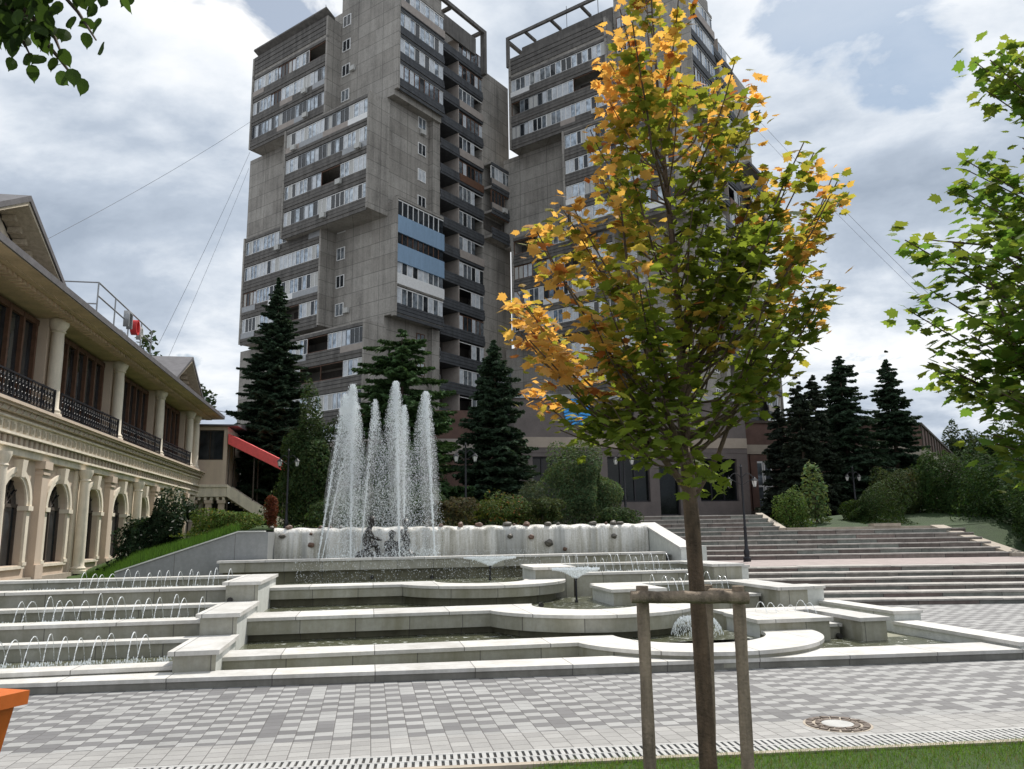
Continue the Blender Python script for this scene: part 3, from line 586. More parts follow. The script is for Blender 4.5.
for i, (px, py, r_) in enumerate([(282, 536, .075), (311, 545, .075), (510, 536, .08), (531, 537, .07), (549, 543, .1), (565, 549, .06), (614, 536, .09), (311, 534, .04)]):
    o = boulder(px, py, r_, i % 2, 18.93); tag(o, '%s stone from the left set in the face of the waterfall wall' % ORD[i], 'stone', 'stones set in the waterfall wall face')
# ------------------------------------------------------------------ little arching jets
def arch_jet(px, row, i, n, where):
    v, za, zt, zw = row; u, _ = atv(px, 600, v); p = []
    L_ = random.uniform(.42, .55); hgt = random.uniform(.66, .92) * (zt - za); u += random.uniform(-.02, .02); sk = random.uniform(-.05, .03)
    mb = MB(); k = 26
    for j in range(k + 1):
        s = j / k; p.append(FU.p(u + sk * s, v - L_ * s + .1, za + hgt * (1 - (2 * s - 1) ** 2) + (zw - za) * s))
    mb.tube(p, [.003 + .0022 * random.random() + (.003 * random.random() if j > 7 else 0) for j in range(k + 1)], 6)
    o = mb.build('water_arc', M['arc'], None, True)
    tag(o, '%s small arc of water from the left in the %s' % (ORD[i], where), 'water jet', 'small arcs of water in the ' + where)
rows = [([7, 24, 42, 55, 72, 86, 106, 119, 141, 151], (10.6, .14, .53, .14), 'nearest left basin'),
        ([24, 40, 52, 64, 76, 90, 101, 114, 126.5, 142, 152, 163, 178, 189, 204], (12.35, .45, .86, .455), 'middle left basin'),
        ([85.5, 96.5, 102, 115.6, 129, 137, 149, 160, 169, 180, 192, 199.5, 210, 217.5, 231.5], (14.75, .75, 1.1, .755), 'farthest left basin'),
        ([563, 569, 578, 586, 594.6, 602, 609, 616, 626.5, 635.5, 642, 651, 657.5, 665.6], (16.0, .75, 1.17, .76), 'farthest right basin'),
        ([652, 662, 670, 679, 686.5, 705.5, 718, 724], (13.9, .46, .87, .46), 'middle right basin'),
        ([756, 766, 776, 786.4, 795.7, 804], (11.42, .19, .57, .19), 'nearest right basin')]
for pxs, row, where in rows:
    for i, px in enumerate(pxs): arch_jet(px, row, i, len(pxs), where)
# ------------------------------------------------------------------ droplets
def drops(P, size):       # octahedra -> triangles
    n = len(P); s = np.asarray(size)[:, None]; ax = [np.array(a, float) for a in ((.8, 0, 0), (-.8, 0, 0), (0, .8, 0), (0, -.8, 0), (0, 0, 2.6), (0, 0, -2.6))]
    V = [P + a * s for a in ax]; T = [(4, 0, 2), (4, 2, 1), (4, 1, 3), (4, 3, 0), (5, 2, 0), (5, 1, 2), (5, 3, 1), (5, 0, 3)]
    return np.stack([np.stack([V[i] for i in t], 1) for t in T], 1).reshape(-1, 3)
def jet(px0, px1, ytop, v, width, n, label, lean=0):
    n = int(n * 2.5)
    u0, _ = atv(px0, 556, v); u1, zt = atv(px1, ytop, v); z0 = 1.05; H = zt - z0
    m = int(n * .12); s = rng.random(m) ** .8      # rising core, thin then breaking up
    core = np.stack([u0 + (u1 - u0) * s + rng.normal(0, 1, m) * (.008 + .035 * s), v + rng.normal(0, 1, m) * (.008 + .035 * s), z0 + H * s * (1 - .02 * rng.random(m))], 1)
    k = n - m; f = rng.random(k); f = f ** 1.5      # falling spray: widens as it drops
    drop = f; ang = rng.uniform(0, 6.283, k); rad = width * rng.random(k) ** .62 * (.07 + 1.0 * drop ** .62) * 1.0 + .01
    top = 1 - .16 * rng.random(k) ** 2
    fall = np.stack([u1 + rad * np.cos(ang) + (u1 - u0) * .28 * np.sqrt(drop), v + rad * np.sin(ang) * .9, z0 + np.maximum(0, H * (top - drop * top))], 1)
    P = np.concatenate([core, fall]); W = np.zeros_like(P); W[:, :2] = FU.o + P[:, :1] * FU.ux + P[:, 1:2] * FU.uy; W[:, 2] = P[:, 2]
    size = np.concatenate([rng.uniform(.004, .010, m), rng.uniform(.0022, .0055, k) * (1 + .5 * (rng.random(k) < .08))])
    t = thing('water_jet', FU.p(u0, v, 1.04), label, 'water jet', 'tall jets of the top basin')
    fast('spray', drops(W, size), 3, M['drop'], t)
    mb = MB(); mb._lathe((0, 0, 0), [(width * .2, H * .12), (width * .42, H * .35), (width * .38, H * .65), (width * .16, H * .97)], 14, 0)
    mb.v = [FU.p(u0 + (u1 - u0) * (.3 + .7 * z_ / H) + x_, v + y_, z0 + z_) for x_, y_, z_ in mb.v]; mb.build('mist', M['mist'], t)
    mb = MB(); mb.tube([FU.p(u0 + (u1 - u0) * s, v, z0 + H * s) for s in (0, .12, .25, .4, .55)], [.013, .012, .011, .009, .006], 7); mb.build('stream', M['drop'], t, True)
jet(318, 345, 394, 18.15, .46, 4200, 'leftmost tall water jet leaning right from the top basin')
jet(322, 356, 402, 18.5, .30, 1500, 'faint leaning water jet second from the left in the top basin')
jet(350.5, 353, 384, 18.1, .50, 5600, 'tall upright water jet just left of the bronze figure with bowed head')
jet(360, 375, 399, 18.6, .36, 2600, 'thin jet rising behind the bronze figure with bowed head')
jet(399.5, 396, 381, 18.05, .52, 6400, 'tallest dense water jet in front of the crouching bronze figure')
jet(404, 404.5, 405, 18.6, .36, 3000, 'short white jet close behind the tallest water jet')
jet(435, 426, 391, 18.15, .52, 5600, 'rightmost tall water jet with a wide veil of spray')
P = []
m = 1500; W = np.stack([rng.uniform(-.9, 1.6, m), rng.uniform(17.6, 18.9, m), 1.04 + np.abs(rng.normal(0, .12, m))], 1); Q = W.copy(); Q[:, :2] = FU.o + W[:, :1] * FU.ux + W[:, 1:2] * FU.uy
fast('splash', drops(Q, rng.uniform(.004, .011, m)), 3, M['drop'], None, kind='stuff', label='splashing droplets on the surface of the top basin', cat='splash')
m = 1700; W = np.stack([rng.uniform(-1.4, 3.6, m), rng.uniform(15.3, 17.1, m), .65 + rng.random(m) * .6], 1); Q = W.copy(); Q[:, :2] = FU.o + W[:, :1] * FU.ux + W[:, 1:2] * FU.uy
fast('splash', drops(Q, rng.uniform(.002, .006, m)), 3, M['drop'], None, kind='stuff', label='fine drifting droplets in front of the top wall', cat='splash')
def fan(px, py, v, zb, r_, up, label, bell=False):
    u, z = atv(px, py, v); t = thing('fan_fountain', FU.p(u, v, zb), label, 'fountain jet', None)
    mb = MB(); mb._lathe(FU.p(u, v, zb), [(.03, -.05), (.03, .02), (.018, .04), (.018, z - zb), (.03, z - zb + .01), (.03, z - zb + .03)], 12, 0); mb.build('nozzle', M['iron'], t)
    pts = []; n = 2600 if not bell else 1500; a = rng.uniform(0, 6.283, n); s = rng.random(n) ** .7
    if bell: rr = r_ * np.sqrt(s) ; zc = z + .03 + up * (1 - (s * 1.15 - .15) ** 2) - (z - zb) * s ** 3 * 1.0
    else: rr = r_ * s; zc = z + .02 + up * (1 - (1 - s) ** 2) - .0 * s
    streak = np.round(a * (9 if not bell else 16)) / (9 if not bell else 16); a = np.where(rng.random(n) < .7, streak + rng.normal(0, .03, n), a)
    Q = np.stack([u + rr * np.cos(a), v + rr * np.sin(a), zc + rng.normal(0, .008, n)], 1); W = Q.copy(); W[:, :2] = FU.o + Q[:, :1] * FU.ux + Q[:, 1:2] * FU.uy
    fast('spray', drops(W, rng.uniform(.003, .0085, n)), 3, M['drop'], t)
fan(490, 567, 16.3, .63, .55, .17, 'wide funnel of water on a black nozzle below the waterfall wall')
fan(576, 580, 13.6, .375, .42, .17, 'spreading funnel of water on a tall black nozzle left of the middle right basin')
fan(697, 630, 10.75, .12, .36, .14, 'low bell of water falling inside the nearest round basin', True)
# ================================================================== TOWERS
TF_O = wy(388, 300, 80)
def tower(ox, oy, seed, blue, label):
    rs = random.Random(seed); th = R(35.8)
    aL = np.array([math.sin(R(-54.2)), math.cos(R(-54.2))]); aR = np.array([math.cos(R(54.2)), math.sin(R(54.2))]); O = np.array([ox, oy])
    class TFr:       # x = along the left face (a), y = along the right face (b)
        def p(s, a, b, z): q = O + aL * a + aR * b; return (float(q[0]), float(q[1]), z)
    T = TFr(); t = thing('apartment_tower', T.p(12, 11, 0), label, 'tower block')
    FH = 3.32; Z = [0.0, 11.3, 24.6, 37.85, 51.15, 64.45]
    def fb(mb, face, s0, s1, d0, d1, z0, z1, mi=0):   # box on a face; d = distance outwards
        if face == 'L': mb.box(T, s0, s1, -d1, -d0, z0, z1, mi)
        else: mb.box(T, -d1, -d0, s0, s1, z0, z1, mi)
    # core volumes
    mb = MB(); mb.box(T, .6, 25.9, 0, 7.95, 0, 24.4); mb.box(T, .6, 23.3, 0, 7.95, 24.4, 37.9); mb.box(T, .6, 25.9, 0, 7.95, 37.9, 50.3); mb.box(T, .6, 23.3, 0, 7.95, 50.3, 62.9); mb.box(T, 2.4, 23.3, 7.95, 16.6, 0, 62.9); mb.box(T, 0, 23.3, 16.6, 22.6, 0, 62.2)
    mb.box(T, -.5, 8.6, -.02, 8.0, 50.3, 70.5 if blue else 67); mb.box(T, -.5, 8.6, -.02, 8.0, 24.6, 37.4); mb.box(T, 3, 20, 4, 16, 64.3, 69)
    mb.build('panel_wall', M['panel'], t)
    def window(face, s, z, d=.0, ww=1.35, hh=1.5, kind=None):
        fr = MB(); fw = .09; dd = d + .04
        for a, b, c, e in ((s, s + ww, z, z + fw), (s, s + ww, z + hh - fw, z + hh), (s, s + fw, z + fw, z + hh - fw), (s + ww - fw, s + ww, z + fw, z + hh - fw), (s + ww * .5 - .04, s + ww * .5 + .04, z + fw, z + hh - fw)):
            fb(fr, face, a, b, d, dd + .05, c, e)
        o = fr.build('window', M['wframe' if (kind or rs.random() < .75) else 'bframe'], t)
        g = MB(); fb(g, face, s + fw, s + ww - fw, d, dd, z + fw, z + hh - fw); g.build('pane', M[kind or rs.choice(['glassdark', 'glassdark', 'glass', 'curtain'])], o)
    def ac(face, s, z, d=0):
        g = MB(); fb(g, face, s, s + .8, d + .1, d + .42, z, z + .58); fb(g, face, s + .1, s + .14, d, d + .3, z - .05, z); fb(g, face, s + .62, s + .66, d, d + .3, z - .05, z); g.build('air_conditioner', M['ac'], t)
    # a stack of balconies
    def block(face, s0, s1, D, z0, nf, deep=1.2, ends=(1, 1), lv=0, tone=None):
        w_ = MB(); pk = MB(); H = nf * FH
        if ends[0]: fb(w_, face, s0, s0 + .28, 0, D + .12, z0 - .35, z0 + H)
        if ends[1]: fb(w_, face, s1 - .28, s1, 0, D + .12, z0 - .35, z0 + H)
        s0i = s0 + (.28 if ends[0] else 0); s1i = s1 - (.28 if ends[1] else 0)
        for k in range(nf + 1):
            zb = z0 + k * FH
            fb(w_, face, s0i, s1i, 0, D - .02, zb - .32, zb)          # slab
            if k < nf:
                for (a, b, o) in ((0.0, .36, .10), (.44, .80, .04), (.86, 1.08, .0)): fb(pk, face, s0i, s1i, D - .14 + o, D + o, zb + a - .1, zb + b - .1)
            fb(pk, face, s0i, s1i, D - .1, D + .03, zb - .52, zb - .16)
        fb(w_, face, s0i, s1i, -.001, .06, z0, z0 + H)
        blk = w_.build('balcony_block', M['panel'], t); pk.build('parapet_planks', M[tone or 'plank'], blk)
        for k in range(nf):
            zb = z0 + k * FH; g = MB(); s = s0i; zt, zl = zb + 2.72, zb + 1.02
            while s < s1i - .5:
                run = rs.choice([3, 4, 5, 6]) ; kind = rs.choice(['w', 'w', 'w', 'b', 'w', 'g', 'open']) if not tone else rs.choice(['w', 'b', 'g', 'open', 'w']); mwid = rs.uniform(.62, .82)
                e = min(s1i, s + run * mwid)
                if s1i - e < 1.2: e = s1i
                n = max(1, int(round((e - s) / mwid))); step = (e - s) / n
                fmi = {'w': 0, 'b': 1, 'g': 5, 'open': 1}[kind]
                for j in range(n):
                    a = s + j * step; b = a + step
                    if kind == 'open' : 
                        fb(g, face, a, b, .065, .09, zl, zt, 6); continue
                    pm = rs.choice([2, 2, 2, 4, 4, 3, 7]) if kind == 'w' else rs.choice([3, 3, 2, 4, 7])
                    fb(g, face, a + .045, b - .045, D - .16, D - .12, zl + .05, zt - .06, pm); fb(g, face, a - .035, a + .045, D - .18, D - .07, zl, zt, fmi)
                fb(g, face, s, e, D - .18, D - .075, zt - .06, zt + .02, fmi); fb(g, face, s, e, D - .18, D - .075, zl - .02, zl + .05, fmi); fb(g, face, e - .07, e - .03, D - .18, D - .07, zl, zt, fmi)
                if kind != 'open' and rs.random() < .3: fb(g, face, s, e, D - .02, D + .085, zb - .02, zb + .95, rs.choice([8, 0, 5]))
                s = e
            g.build('glazing', [M['wframe'], M['bframe'], M['glass'], M['glassdark'], M['curtain'], M['metal'], M['void'], M['ac'], M['pinkpanel']], blk)
            if rs.random() < .5: ac(face, rs.uniform(s0i, s1i - 1), zb + .2, D + .05)
        return blk
    for lv in (1, 2, 3, 4):
        z = Z[lv]
        if lv in (2, 4):
            block('L', 8.7, 23.35, 2.0, {2: 24.9, 4: 50.6}[lv], {2: 4, 4: 3}[lv])
            if lv == 4:
                mb = MB(); fb(mb, 'L', 8.7, 23.35, 0, 1.9, 60.6, 63.1); pk = MB()
                for a_ in (60.9, 61.5, 62.1, 62.7): fb(pk, 'L', 8.9, 23.1, 1.88, 2.0 + .04 * (a_ > 61.6), a_, a_ + .5)
                fb(mb, 'L', 8.7, 8.98, 1.9, 2.12, 60.2, 63.1); fb(mb, 'L', 23.07, 23.35, 1.9, 2.12, 60.2, 63.1); o_ = mb.build('top_band', M['panel'], t); pk.build('parapet_planks', M['plank'], o_)
            blkC(T, t, fb, rs, z, FH, blue and lv == 2)
            for k in range(4):
                window('L', 6.95, z + .9 + k * FH + (.3), .02); 
            for k in range(rs.choice([1, 2])): ac('L', 5.9, z + 1.3 + rs.choice([0, 1, 2]) * FH)
        else:
            block('L', 0.2, 14.8, 3.0, {1: 10.2, 3: 36.2}[lv], 4)
            for k in range(4): window('R', 5.1, z + 1.0 + k * FH, -.6)
            for k in (0, 3): ac('R', 5.3, z + .3 + k * FH, -.6)
            mb = MB(); fb(mb, 'R', 7.0, 8.25, -.6, .1, z - .4, z + 13.2); mb.build('pilaster', M['panel'], t)
            block('R', 16.7, 22.6, 1.5, z + .8, 3, ends=(0, 1), tone='plank_dark')
        # deep loggias on the right face
    for k in range(19):
        zb = 1.2 + k * FH; mb = MB()
        fb(mb, 'R', 8.25, 16.6, -2.4, .25, zb - .28, zb)
        for (a, b, o) in ((0, .36, .32), (.42, .74, .26), (.80, 1.02, .22)): fb(mb, 'R', 8.25, 16.6, o - .1, o, zb + a, zb + b)
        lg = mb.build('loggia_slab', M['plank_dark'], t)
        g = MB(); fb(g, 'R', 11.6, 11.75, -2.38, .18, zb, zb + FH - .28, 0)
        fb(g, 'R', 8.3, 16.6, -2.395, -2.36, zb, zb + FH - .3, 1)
        for s in (8.9, 10.2): fb(g, 'R', s, s + .95, -2.36, -2.30, zb + .9, zb + 2.3, 2); fb(g, 'R', s + .08, s + .87, -2.30, -2.29, zb + .98, zb + 2.22, 3)
        kind = rs.choice([0, 1, 2, 3])
        n = 6; s0 = 11.75; st = (16.6 - s0) / n
        for j in range(n):
            a = s0 + j * st
            if kind == 1 and j < 3: continue
            if kind == 3 and j > 3: continue
            fb(g, 'R', a + .05, a + st - .05, .03, .07, zb + 1.06, zb + 2.75, rs.choice([4, 5, 3, 4])); fb(g, 'R', a - .03, a + .05, .02, .12, zb + 1.02, zb + 2.8, 2 if kind != 2 else 6)
        fb(g, 'R', s0, 16.6, .02, .12, zb + 2.75, zb + 2.83, 2 if kind != 2 else 6)
        if rs.random() < .2: fb(g, 'R', s0, 16.5, .2, .36, zb + .02, zb + 1.0, rs.choice([0, 6]))
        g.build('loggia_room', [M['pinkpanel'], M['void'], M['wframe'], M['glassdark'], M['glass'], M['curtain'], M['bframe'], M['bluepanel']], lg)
    # roof: slanting fascia on the left wing, open beam frames
    mb = MB(); lo = [T.p(11, 0, 66.0), T.p(26, 0, 66.0), T.p(26, -2.1, 64.9 + .5), T.p(11, -2.1, 65.4)]
    mb.prism([T.p(8.5, -1.2, 63.0), T.p(22.6, -1.2, 63.0), T.p(22.6, -2.6, 63.7), T.p(8.5, -2.6, 63.7)], [T.p(8.5, -1.2, 63.2), T.p(22.6, -1.2, 63.2), T.p(22.6, -2.6, 63.9), T.p(8.5, -2.6, 63.9)]) if blue else mb.box(T, 8.7, 22.3, -.4, 0.0, 62, 65.4)
    mb.build('roof_fascia', M['plank'], t)
    mb = MB()
    if not blue:
        mb.box(T, 8.6, 23.6, -2.25, -1.95, 66.0, 66.4); mb.box(T, 23.2, 23.6, -2.25, -1.9, 62, 66.0); mb.box(T, 23.2, 23.6, -1.95, 4, 65.6, 66.0)
        for a in (12, 16.5, 20.5): mb.box(T, a, a + .3, -1.95, .5, 66.0, 66.35)
    if blue: mb.box(T, -.9, -.5, 3, 16.7, 66.9, 67.4); mb.box(T, -.9, -.2, 16.2, 16.7, 61, 66.9); mb.box(T, -.5, 2.5, 15.8, 16.2, 66.8, 67.2); mb.box(T, -.5, 2.5, 9.5, 9.9, 66.8, 67.2); mb.box(T, -.4, -.1, 8, 15, 63.2, 65.6)
    mb.build('roof_beams', M['plank'], t)
    mb = MB(); mb.tube([T.p(14, 6, 70), T.p(14, 6, 79)], .05, 6); mb.tube([T.p(19, 6, 69), T.p(19, 6, 74)], .04, 6); mb.build('antenna', M['cable'], t)
    return T, t
def blkC(T, t, fb, rs, z, FH, blue):
    D = .95
    w_ = MB(); pk = MB(); fb(w_, 'R', -.02, .3, .5, D + .1, z - .2, z + 13.2)
    for k in range(5):
        zb = z + .3 + k * FH; fb(w_, 'R', .3, 8.0, .5, D - .03, zb - .34, zb)
        if k < 4:
            if blue and k in (1, 2, 3): continue
            for (a, b, o) in ((0.0, .36, .12), (.44, .80, .05), (.86, 1.08, .0)): fb(pk, 'R', .3, 8.0, D - .14 + o, D + o, zb + a - .1, zb + b - .1)
            fb(pk, 'R', .3, 8.0, D - .1, D + .03, zb - .52, zb - .2)
    blk = w_.build('balcony_block', M['panel'], t); pk.build('parapet_planks', M['plank_dark'], blk)
    for k in range(4):
        zb = z + .3 + k * FH; g = MB(); n = 9; st = 7.7 / n; br = blue and k == 2
        if blue and k in (2, 3): fb(g, 'R', .3, 8.0, D - .1, D + .1, zb - 1.0, zb + 1.02, 5)
        if blue and k == 1: fb(g, 'R', .3, 8.0, D - .1, D + .1, zb - .2, zb + 1.02, 0)
        if not blue and k == 3: fb(g, 'R', .3, 8.0, D - .1, D + .16, zb - .0, zb + 1.0, 6)
        for j in range(n):
            a = .3 + j * st; fb(g, 'R', a + .05, a + st - .05, D - .16, D - .12, zb + 1.06, zb + 2.75, 3 if (blue and k > 1) else rs.choice([2, 2, 4, 3, 4])); fb(g, 'R', a - .04, a + .05, D - .18, D - .06, zb + 1.02, zb + 2.8, 1 if (k == 2 and blue) or (not blue and k == 0) else 0)
        fb(g, 'R', .3, 8.0, D - .18, D - .06, zb + 2.74, zb + 2.85, 1 if br else 0)
        g.build('glazing', [M['wframe'], M['bframe'], M['glass'], M['glassdark'], M['curtain'], M['bluepanel'], M['pinkpanel']], blk)
tower(TF_O[0], TF_O[1], 5, True, 'tall concrete apartment tower behind the fountain jets with a pale blue balcony bay')
tower(TF_O[0] + 33.5, TF_O[1] + 1.0, 9, False, 'tall concrete apartment tower behind the orange maple with an open roof frame')
# ================================================================== OFFICE PODIUM
V0 = 38.0
t = thing('office_building', FU.p(12, V0, 2.2), 'low grey brown office building with blue round emblem at the foot of the right tower', 'office building')
Z1 = 8.25
def ux(px, py=480): return atv(px, py, V0)[0]
mb = MB()
ow = [(ux(608), ux(650), 3.0, 5.3), (ux(659.5), ux(679.5), 2.3, 4.85), (ux(700), ux(738), 3.0, 5.2), (ux(533), ux(563), 3.2, 5.3)]
ow.sort(); z0 = 2.0; uL = ux(515); uR = ux(749)
cur = uL
for a, b, zb, zt in ow:
    mb.box(FU, cur, a, V0, V0 + .5, z0, 5.5); mb.box(FU, a, b, V0, V0 + .5, z0, zb); mb.box(FU, a, b, V0, V0 + .5, zt, 5.5); cur = b
mb.box(FU, cur, uR, V0, V0 + .5, z0, 5.5); mb.box(FU, uL, uR, V0, V0 + .5, 6.28, Z1); mb.box(FU, uL, uR, V0 + .5, V0 + 24, z0, Z1 - .2)
mb.build('wall', M['brownstone'], t)
mb = MB(); mb.box(FU, uL, uR, V0 - .05, V0 + .5, 5.75, 6.278); mb.build('stone_band', M['paleband'], t); mb = MB(); mb.box(FU, uL, uR, V0 - .02, V0 + .5, 5.5, 5.748); mb.build('lower_band', M['brownstone'], t)
mb = MB(); mb.box(FU, uL - .1, uR + .1, V0 - .12, V0 + .5, Z1, Z1 + .22); mb.build('roof_edge', M['metal'], t)
for i, (a, b, zb, zt) in enumerate(ow):
    g = MB(); g.box(FU, a, b, V0 + .3, V0 + .34, zb, zt); k = 1 if b - a < 1.5 else 3
    w_ = MB()
    for j in range(k + 1): x = a + (b - a) * j / k; w_.box(FU, x - .04, x + .04, V0 + .22, V0 + .30, zb, zt)
    w_.box(FU, a, b, V0 + .22, V0 + .3, zt - .08, zt - .001); w_.box(FU, a, b, V0 + .2, V0 + .3, zb + .001, zb + .08)
    o = w_.build('door' if k == 1 else 'window', M['iron'], t); g.build('pane', M['glassblack'], o)
# emblem: round blue globe with thin curved bands
eu, ez = atv(577, 412, V0); mb = MB()
for i in range(9):
    z_ = ez - .64 + 1.28 * i / 8; hw = math.sqrt(max(.02, .70 ** 2 - (z_ - ez) ** 2)); pts = [FU.p(eu + hw * math.sin(a), V0 - .05, z_ + .12 * math.cos(a) - .06) for a in fr_(-1.5, 1.5, 9)]
    mb.tube(pts, .072, 6)
mb.build('emblem', M['blue'], t, True)
def text(s, size, frm, u, v, z, mat, parent, ext=.04, facing='v'):
    c = bpy.data.curves.new('lettering', 'FONT'); c.body = s; c.size = size; c.extrude = ext; c.align_x = 'LEFT'
    o = bpy.data.objects.new('lettering', c); col.objects.link(o); dg = bpy.context.evaluated_depsgraph_get(); me = bpy.data.meshes.new_from_object(o.evaluated_get(dg)); bpy.data.objects.remove(o)
    o = bpy.data.objects.new('lettering', me); col.objects.link(o); me.materials.clear(); me.materials.append(mat)
    h = R(10.5) if facing == 'v' else R(10.5) + R(90)
    o.rotation_euler = (R(90), 0, h); o.location = np.array(frm.p(u, v, z)) - (parent_world(parent) if parent else 0)
    if parent: o.parent = parent
    return o
for ch, px in (('К', 593), ('К', 622.5), ('Т', 632), ('Е', 650), ('К', 657.5)):
    text(ch, .62, FU, ux(px), V0 - .06, atv(px, 415, V0)[1], M['black'], t)
# columns beside the doors and brick wing
t = thing('brick_wing', FU.p(24, V0 + 1, 2), 'long red brown clad wing behind the spruces right of the office building', 'building')
u2, zt2 = atv(920, 425, V0 + 1.5)
wf = Fr(R(33), *FU.p(u2, V0 + 1.5, 0)[:2])
mb = MB(); mb.box(FU, uR, u2, V0 + 1.5, V0 + 2, 2.0, 5.6); mb.box(FU, uR, u2, V0 + 1.5, V0 + 2, 6.12, zt2)
mb.prism([wf.p(0, 0, 1), wf.p(0, 34, 1), wf.p(-18, 34, 1), FU.p(uR + .2, V0 + 2, 1)], [wf.p(0, 0, 5.4), wf.p(0, 34, 5.4), wf.p(-18, 34, 5.4), FU.p(uR + .2, V0 + 2, 5.4)])
mb.prism([wf.p(0, 0, 6.12), wf.p(0, 34, 6.12), wf.p(-18, 34, 6.12), FU.p(uR + .2, V0 + 2, 6.12)], [wf.p(0, 0, zt2), wf.p(0, 34, zt2), wf.p(-18, 34, zt2), FU.p(uR + .2, V0 + 2, zt2)]); mb.build('wall', M['brick'], t)
mb = MB(); mb.box(FU, uR, u2, V0 + 1.45, V0 + 2, 5.602, 6.118); mb.prism([wf.p(.04, 0, 5.402), wf.p(.04, 34, 5.402), wf.p(-18, 34, 5.402), FU.p(uR + .2, V0 + 2, 5.402)], [wf.p(.04, 0, 6.118), wf.p(.04, 34, 6.118), wf.p(-18, 34, 6.118), FU.p(uR + .2, V0 + 2, 6.118)]); mb.build('stone_band', M['paleband'], t)
mb = MB()
for i in range(18): mb.box(wf, .002, .07, i * 1.9, i * 1.9 + (.5 if i == 4 else .12), 6.125, zt2 + .02)
mb.box(wf, -.3, .1, -.1, 34, zt2, zt2 + .14); mb.box(FU, uR, u2, V0 + 1.4, V0 + 2.1, zt2 + .001, zt2 + .14); mb.build('panel_ribs', M['darkwood'], t)
for a in (ux(742), ux(752), ux(760)):
    mb = MB(); mb.box(FU, a, a + .38, V0 + .9, V0 + 1.3, 2.4, 5.5); mb.build('column', M['brick'], t)
for a, b in ((ux(770), ux(777)), (ux(778), ux(786))):
    mb = MB(); mb.box(FU, a, b, V0 + 1.40, V0 + 1.46, 2.6, 5.2); o = mb.build('window', M['wframe'], t); g = MB(); g.box(FU, a + .07, b - .07, V0 + 1.385, V0 + 1.398, 3.9, 5.1); g.box(FU, a + .07, b - .07, V0 + 1.385, V0 + 1.398, 2.7, 3.8); g.build('pane', M['glass'], o)
mb = MB(); mb.box(FU, uR, ux(800), V0 + .6, V0 + 1.35, 2.0, 2.5); mb.build('plinth', M['darkwood'], t)
# lower pink annexe seen left of the dark spruce
t = thing('annexe_building', FU.p(4, V0 + 2, 2), 'pinkish clad annexe with a pale band between the jets and the dark spruce', 'building')
a0 = atv(436, 440, V0 + 2)[0]; a1 = uL - .05
mb = MB(); mb.box(FU, a0 - 4, a1, V0 + 2, V0 + 9, 1.6, 5.6); mb.box(FU, a0 - 4, a1, V0 + 2, V0 + 9, 6.4, 7.9); mb.build('wall', M['brick'], t); mb = MB(); mb.box(FU, a0 - 4, a1, V0 + 1.95, V0 + 9.02, 5.602, 6.398); mb.build('stone_band', M['pinkpanel'], t)
# ================================================================== LONG BUILDING ON THE LEFT
UW = -11.9
t = thing('arcaded_building', FU.p(UW - 4, 40, 0), 'long cream two storey building with arches below and columned glazed gallery above', 'building')
def xb(mb, u0, u1, v0, v1, z0, z1, mi=0): mb.box(FU, u0, u1, v0, v1, z0, z1, mi)
VS, VE, BAY = 19.62, 57.0, 3.83
nb_ = 10; cent = [29.2 - 2 * BAY + BAY * i for i in range(nb_)]   # arch centres
mb = MB(); aw = .98; spr, sill = 2.75, .72; zt = 4.75
for c in cent:
    l, r_ = c - BAY / 2, c + BAY / 2
    xb(mb, UW - .32, UW, l, c - aw, .0, zt); xb(mb, UW - .32, UW, c + aw, r_, .0, zt); xb(mb, UW - .32, UW, c - aw, c + aw, .0, sill)
    K = 14
    for i in range(K):
        a0, a1 = math.pi * i / K, math.pi * (i + 1) / K; p0 = (c - aw * math.cos(a0), spr + aw * math.sin(a0)); p1 = (c - aw * math.cos(a1), spr + aw * math.sin(a1))
        mb.prism([FU.p(UW, p0[0], p0[1]), FU.p(UW, p1[0], p1[1]), FU.p(UW, p1[0], zt), FU.p(UW, p0[0], zt)], [FU.p(UW - .32, p0[0], p0[1]), FU.p(UW - .32, p1[0], p1[1]), FU.p(UW - .32, p1[0], zt), FU.p(UW - .32, p0[0], zt)])
xb(mb, UW - 14, UW - .33, VS, VE, 0, 6.0); xb(mb, UW - 14, UW - .7, VS, VE, 6.0, 9.9); xb(mb, UW - .32, UW, VS - .01, VE, zt, 5.0)
mb.build('wall', M['plaster'], t)
mb = MB(); xb(mb, UW - 14, UW + 1.6, VS - 3, VS - .01, 0, .1); 
xb(mb, UW, UW + .25, VS, VE, 0, .28); mb.build('plinth', M['coping'], t)
